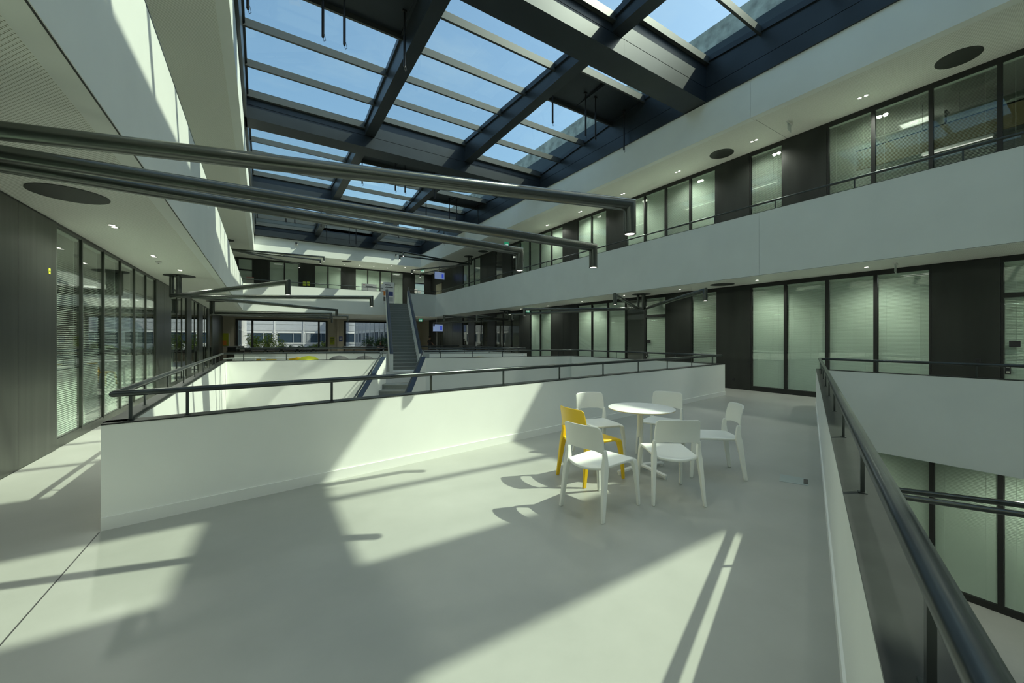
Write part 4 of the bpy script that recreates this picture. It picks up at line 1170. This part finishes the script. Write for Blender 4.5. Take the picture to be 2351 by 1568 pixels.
# wall sockets and switches
for px, py, x, lab in ((1683, 871, XRW - .016, 'small socket low on the black panel by the chairs'), (2245, 828, XRW - .016, 'small switch on the black panel beyond the wide coping'), (1546, 809, XRW - .016, 'small switch on the black panel beside the glass door')):
    q = atx(px, py, x)
    t = plate('wall_socket', lab, 'socket', (x, q.y, q.z - .04), 'y', .08, .08, DARKP, .012, [(.25, .75, .25, .75, FRAME, 'insert')])
# printer with paper on a cabinet by the far beige wall
q = atz(531, 812, .9)
pr_ = thing('printer_cabinet', 'grey copier on a brown cabinet by the far beige wall', 'copier', (-1.55, 33.6, 0))
MB().box(-.55, .45, -.35, .35, 0, .72).build('cabinet', STONE, pr_)
MB().box(-.5, .2, -.32, .32, .72, .98).build('body', DARKP, pr_)
MB().box(-.5, .45, -.34, .34, .98, 1.06).build('lid', PRINTER, pr_)
MB().box(.2, .45, -.33, .33, .72, .98).build('side_unit', PRINTER, pr_)
# bar tables and stools in front of the courtyard windows
for i, px in enumerate((592, 627, 662, 697, 732)):
    x = xs(px)
    t = thing('bar_table', 'brown bar table in the row under the wide courtyard window', 'table', (x, 33.9, 0), 0, 'bar tables by the courtyard window')
    MB().box(-.42, .42, -.35, .35, .70, .74).build('table_top', STONE, t)
    for sx in (-.38, .38):
        for sy in (-.3, .3): MB().box(sx - .02, sx + .02, sy - .02, sy + .02, 0, .70).build('leg', DARKP, t)
t = thing('bar_table', 'long table with pale top under the second courtyard window', 'table', (6.35, 33.9, 0))
MB().box(-.85, .8, -.4, .4, .92, .96).build('table_top', FACP, t)
MB().box(-.8, .75, -.35, .35, .0, .92).build('body', STONE, t)

# ------------------------------------------------------------------ people
def person(label, loc, rz, edges_pts, radii, pose_cat='person'):
    pass
def skin_person(name, label, loc, rz, J, E, R, hair_c, split):
    """one continuous skinned body; J joints, E bones, R radii; split(z, x) -> material index"""
    t = thing(name, label, 'person', loc, rz)
    me = bpy.data.meshes.new('body'); keys = list(J)
    me.from_pydata([J[k] for k in keys], [(keys.index(a), keys.index(b)) for a, b in E], [])
    o = bpy.data.objects.new('body', me); COL.objects.link(o)
    sk = o.modifiers.new('skin', 'SKIN'); sk.use_smooth_shade = True
    for i, k in enumerate(keys):
        sv = me.skin_vertices[0].data[i]; r = R[k]; sv.radius = r if isinstance(r, tuple) else (r, r)
        sv.use_root = (k == 'pelvis')
    sb = o.modifiers.new('sub', 'SUBSURF'); sb.levels = 2; sb.render_levels = 2
    dg = bpy.context.evaluated_depsgraph_get(); dg.update()
    me2 = bpy.data.meshes.new_from_object(o.evaluated_get(dg))
    o.modifiers.clear(); o.data = me2
    me2.materials.clear()
    for m in (SHIRT, SKIN, TROUS): me2.materials.append(m)
    for f_ in me2.polygons: f_.material_index = split(f_.center); f_.use_smooth = True
    o.parent = t
    h = MB(); hc = Vector(hair_c)
    prof = [(.02, .125), (.06, .115), (.088, .075), (.098, .03), (.094, -.02), (.085, -.05)]
    h.rings([[hc + Vector((r * math.cos(2 * math.pi * i / 14) * .92, r * math.sin(2 * math.pi * i / 14) * 1.05 - .012, z)) for i in range(14)] for r, z in prof])
    h.build('hair', HAIR, t, True)
    # nose, eyes, ears
    fc = hc + Vector((0, .088, -.05))
    MB().rings([[fc + Vector((x_, y_, z_)) for x_, y_, z_ in ((-.012, .0, -.02), (.012, 0, -.02), (.008, 0, .02), (-.008, 0, .02))], [fc + Vector((x_, y_, z_)) for x_, y_, z_ in ((-.006, .024, -.016), (.006, .024, -.016), (.003, .01, .018), (-.003, .01, .018))]]).build('nose', SKIN, t)
    for s in (-1, 1):
        MB().lathe(fc + Vector((s * .03, -.008, .015)), [(.004, -.008), (.010, 0), (.004, .008)], 10).build('eye', INK, t)
        MB().lathe(hc + Vector((s * .088, .0, -.055)), [(.006, -.028), (.014, 0), (.006, .028)], 10).build('ear', SKIN, t)
    MB().box(fc.x - .022, fc.x + .022, fc.y - .012, fc.y + .004, fc.z - .052, fc.z - .044).build('mouth', RED, t)
    return t
def hand(J, E, R, base, tag_, d, s):
    # palm and five fingers rooted in it
    b = Vector(J[base]); d = Vector(d).normalized(); side = d.cross(Vector((0, 0, 1)));
    side = side.normalized() if side.length > .01 else Vector((0, 1, 0))
    J[tag_ + 'palm'] = tuple(b + d * .07); R[tag_ + 'palm'] = (.024, .034); E.append((base, tag_ + 'palm'))
    for i, (off_, ln) in enumerate(((-.03, .065), (-.010, .075), (.010, .07), (.028, .055))):
        k1, k2 = tag_ + 'f%da' % i, tag_ + 'f%db' % i
        J[k1] = tuple(b + d * .11 + side * off_); J[k2] = tuple(b + d * (.11 + ln) + side * off_ * 1.1 + Vector((0, 0, -.018)))
        R[k1] = .010; R[k2] = .008; E += [(tag_ + 'palm', k1), (k1, k2)]
    J[tag_ + 't1'] = tuple(b + d * .05 + side * -.045); J[tag_ + 't2'] = tuple(b + d * .09 + side * -.065); R[tag_ + 't1'] = .011; R[tag_ + 't2'] = .009
    E += [(base, tag_ + 't1'), (tag_ + 't1', tag_ + 't2')]
# standing person (faces local +y)
J = {'pelvis': (0, 0, .95), 'belly': (0, .01, 1.12), 'chest': (0, 0, 1.33), 'neck': (0, 0, 1.50), 'head0': (0, .02, 1.60), 'head1': (0, .025, 1.70), 'head2': (0, .015, 1.77),
     'shL': (-.19, 0, 1.44), 'elL': (-.25, -.02, 1.15), 'wrL': (-.22, .14, .95), 'shR': (.19, 0, 1.44), 'elR': (.27, .02, 1.16), 'wrR': (.22, .24, 1.06),
     'hpL': (-.10, 0, .90), 'knL': (-.11, .03, .50), 'anL': (-.11, 0, .09), 'toL': (-.12, .16, .035), 'hpR': (.10, 0, .90), 'knR': (.12, .04, .50), 'anR': (.13, 0, .09), 'toR': (.15, .16, .035)}
E_ = [('pelvis', 'belly'), ('belly', 'chest'), ('chest', 'neck'), ('neck', 'head0'), ('head0', 'head1'), ('head1', 'head2'), ('chest', 'shL'), ('shL', 'elL'), ('elL', 'wrL'), ('chest', 'shR'), ('shR', 'elR'), ('elR', 'wrR'),
      ('pelvis', 'hpL'), ('hpL', 'knL'), ('knL', 'anL'), ('anL', 'toL'), ('pelvis', 'hpR'), ('hpR', 'knR'), ('knR', 'anR'), ('anR', 'toR')]
R_ = {'pelvis': (.15, .11), 'belly': (.145, .105), 'chest': (.16, .11), 'neck': .055, 'head0': (.068, .075), 'head1': (.078, .09), 'head2': (.055, .065), 'shL': .065, 'elL': .042, 'wrL': .028, 'shR': .065, 'elR': .042, 'wrR': .028,
      'hpL': .088, 'knL': .058, 'anL': .038, 'toL': .036, 'hpR': .088, 'knR': .058, 'anR': .038, 'toR': .036}
hand(J, E_, R_, 'wrL', 'hl', (0, .6, -.8), -1); hand(J, E_, R_, 'wrR', 'hr', (0, .9, -.3), 1)
def splitS(c):
    if c.z > 1.50 and abs(c.x) < .12: return 1
    if abs(c.x) > .20 and .80 < c.z < 1.27: return 1
    return 0 if c.z > .92 else 2
pp = ray(996, 772); s_ = 31.8 / (pp.y)
skin_person('person', 'standing person in a black t-shirt by the far counter', (pp.x * 31.0 / pp.y - .35, 31.0, 0), math.radians(-70), dict(J), list(E_), dict(R_), (0, .018, 1.715), splitS)
# seated person leaning on a table, facing the camera's side
J2 = {'pelvis': (0, 0, .50), 'belly': (0, .05, .66), 'chest': (0, .10, .88), 'neck': (0, .14, 1.05), 'head0': (0, .17, 1.14), 'head1': (0, .19, 1.23), 'head2': (0, .18, 1.30),
      'shL': (-.19, .10, 1.0), 'elL': (-.27, .25, .80), 'wrL': (-.10, .42, .78), 'shR': (.19, .10, 1.0), 'elR': (.27, .25, .80), 'wrR': (.10, .42, .78),
      'hpL': (-.10, .05, .50), 'knL': (-.13, .45, .50), 'anL': (-.13, .42, .09), 'toL': (-.14, .58, .035), 'hpR': (.10, .05, .50), 'knR': (.13, .45, .50), 'anR': (.13, .42, .09), 'toR': (.15, .58, .035)}
E2 = E_[:20]
R2 = {k: R_[k] for k in J2}
hand(J2, E2, R2, 'wrL', 'hl', (.7, .7, -.05), -1); hand(J2, E2, R2, 'wrR', 'hr', (-.7, .7, -.05), 1)
def split2(c):
    if c.z > 1.06 and abs(c.x) < .12: return 1
    if c.y > .30 and c.z > .70: return 1
    return 0 if c.z > .58 else 2
pp = ray(873.5, 785); s_ = 34.4 / pp.y
skin_person('person', 'seated person in dark clothes at a table by the courtyard window', (pp.x * s_, 34.4, 0), math.radians(170), J2, E2, R2, (0, .185, 1.245), split2)
tt = thing('work_table', 'small dark table in front of the seated person', 'table', (pp.x * s_ - .05, 33.85, 0))
MB().box(-.6, .6, -.35, .25, .70, .74).build('table_top', STONE, tt)
for sx in (-.55, .55):
    for sy in (-.3, .2): MB().box(sx - .02, sx + .02, sy - .02, sy + .02, 0, .70).build('leg', DARKP, tt)
st_ = thing('stool', 'dark stool under the seated person', 'stool', (pp.x * s_, 34.45, 0))
MB().lathe((0, 0, .33), [(.19, 0), (.2, .02), (.19, .045)], 24).build('seat', DARKP, st_, True)
for k in range(4): MB().tube([(*rot2((.15, 0), k * 1.571 + .785), .335), (*rot2((.2, 0), k * 1.571 + .785), 0)], .014, 8).build('leg', DARKP, st_)
bk = thing('office_chair', 'dark round-backed chair beside the seated person', 'chair', (pp.x * s_ - .95, 34.55, 0))
MB().lathe((0, 0, .43), [(.2, 0), (.22, .03), (.2, .06)], 20).build('seat', DARKP, bk, True)
m = MB(); m.rings([[(r_ * math.cos(q_) , -.2 - .02 * math.cos(q_ * 2), .88 + r_ * .9 * math.sin(q_)) for q_ in [i * 2 * math.pi / 18 for i in range(18)]] if False else [( .22 * math.cos(i * 2 * math.pi / 18), yy, .86 + .24 * math.sin(i * 2 * math.pi / 18)) for i in range(18)] for yy in (-.22, -.19)]); m.build('backrest', DARKP, bk, True)
MB().cyl((0, 0), .025, .04, .43, 12).build('column', DARKP, bk, True)
for k in range(5): MB().box(0, .28, -.02, .02, .02, .05).build('foot', DARKP, bk).rotation_euler = (0, 0, k * 1.2566)
# counter with machines behind the standing person
ct = thing('service_counter', 'dark counter in front of the lift core', 'counter', (10.6, 32.3, 0))
MB().box(-1.6, .6, -.35, .35, .0, .98).build('body', BLACK, ct)
MB().box(-1.65, .65, -.4, .4, .98, 1.02).build('worktop', STONE, ct)
for x, h, mm, lab in ((9.7, .55, DARKP, 'tall black coffee machine on the counter'), (10.15, .38, DARKP, 'low black machine on the counter beside the coffee machine')):
    t = thing('coffee_machine', lab, 'machine', (x, 32.3, 1.02))
    MB().box(-.18, .18, -.2, .2, 0, .06).build('base', mm, t); MB().box(-.18, .18, .0, .2, .06, h).build('body', mm, t); MB().box(-.18, .18, -.2, .0, h - .16, h).build('head', mm, t)
    MB().cyl((0, -.1), .02, h - .22, h - .16, 10).build('spout', CHROME, t)
t = plate('notice_sheet', 'lime strip standing behind the coffee machines', 'notice', (9.3, 32.4, 1.02), 'x', .07, .42, LIME, .01, [(.2, .8, .5, .6, INK, 'text_line')])
bpy.data.objects.remove(protoW) if protoW.name not in [o.name for o in bpy.data.objects] else None
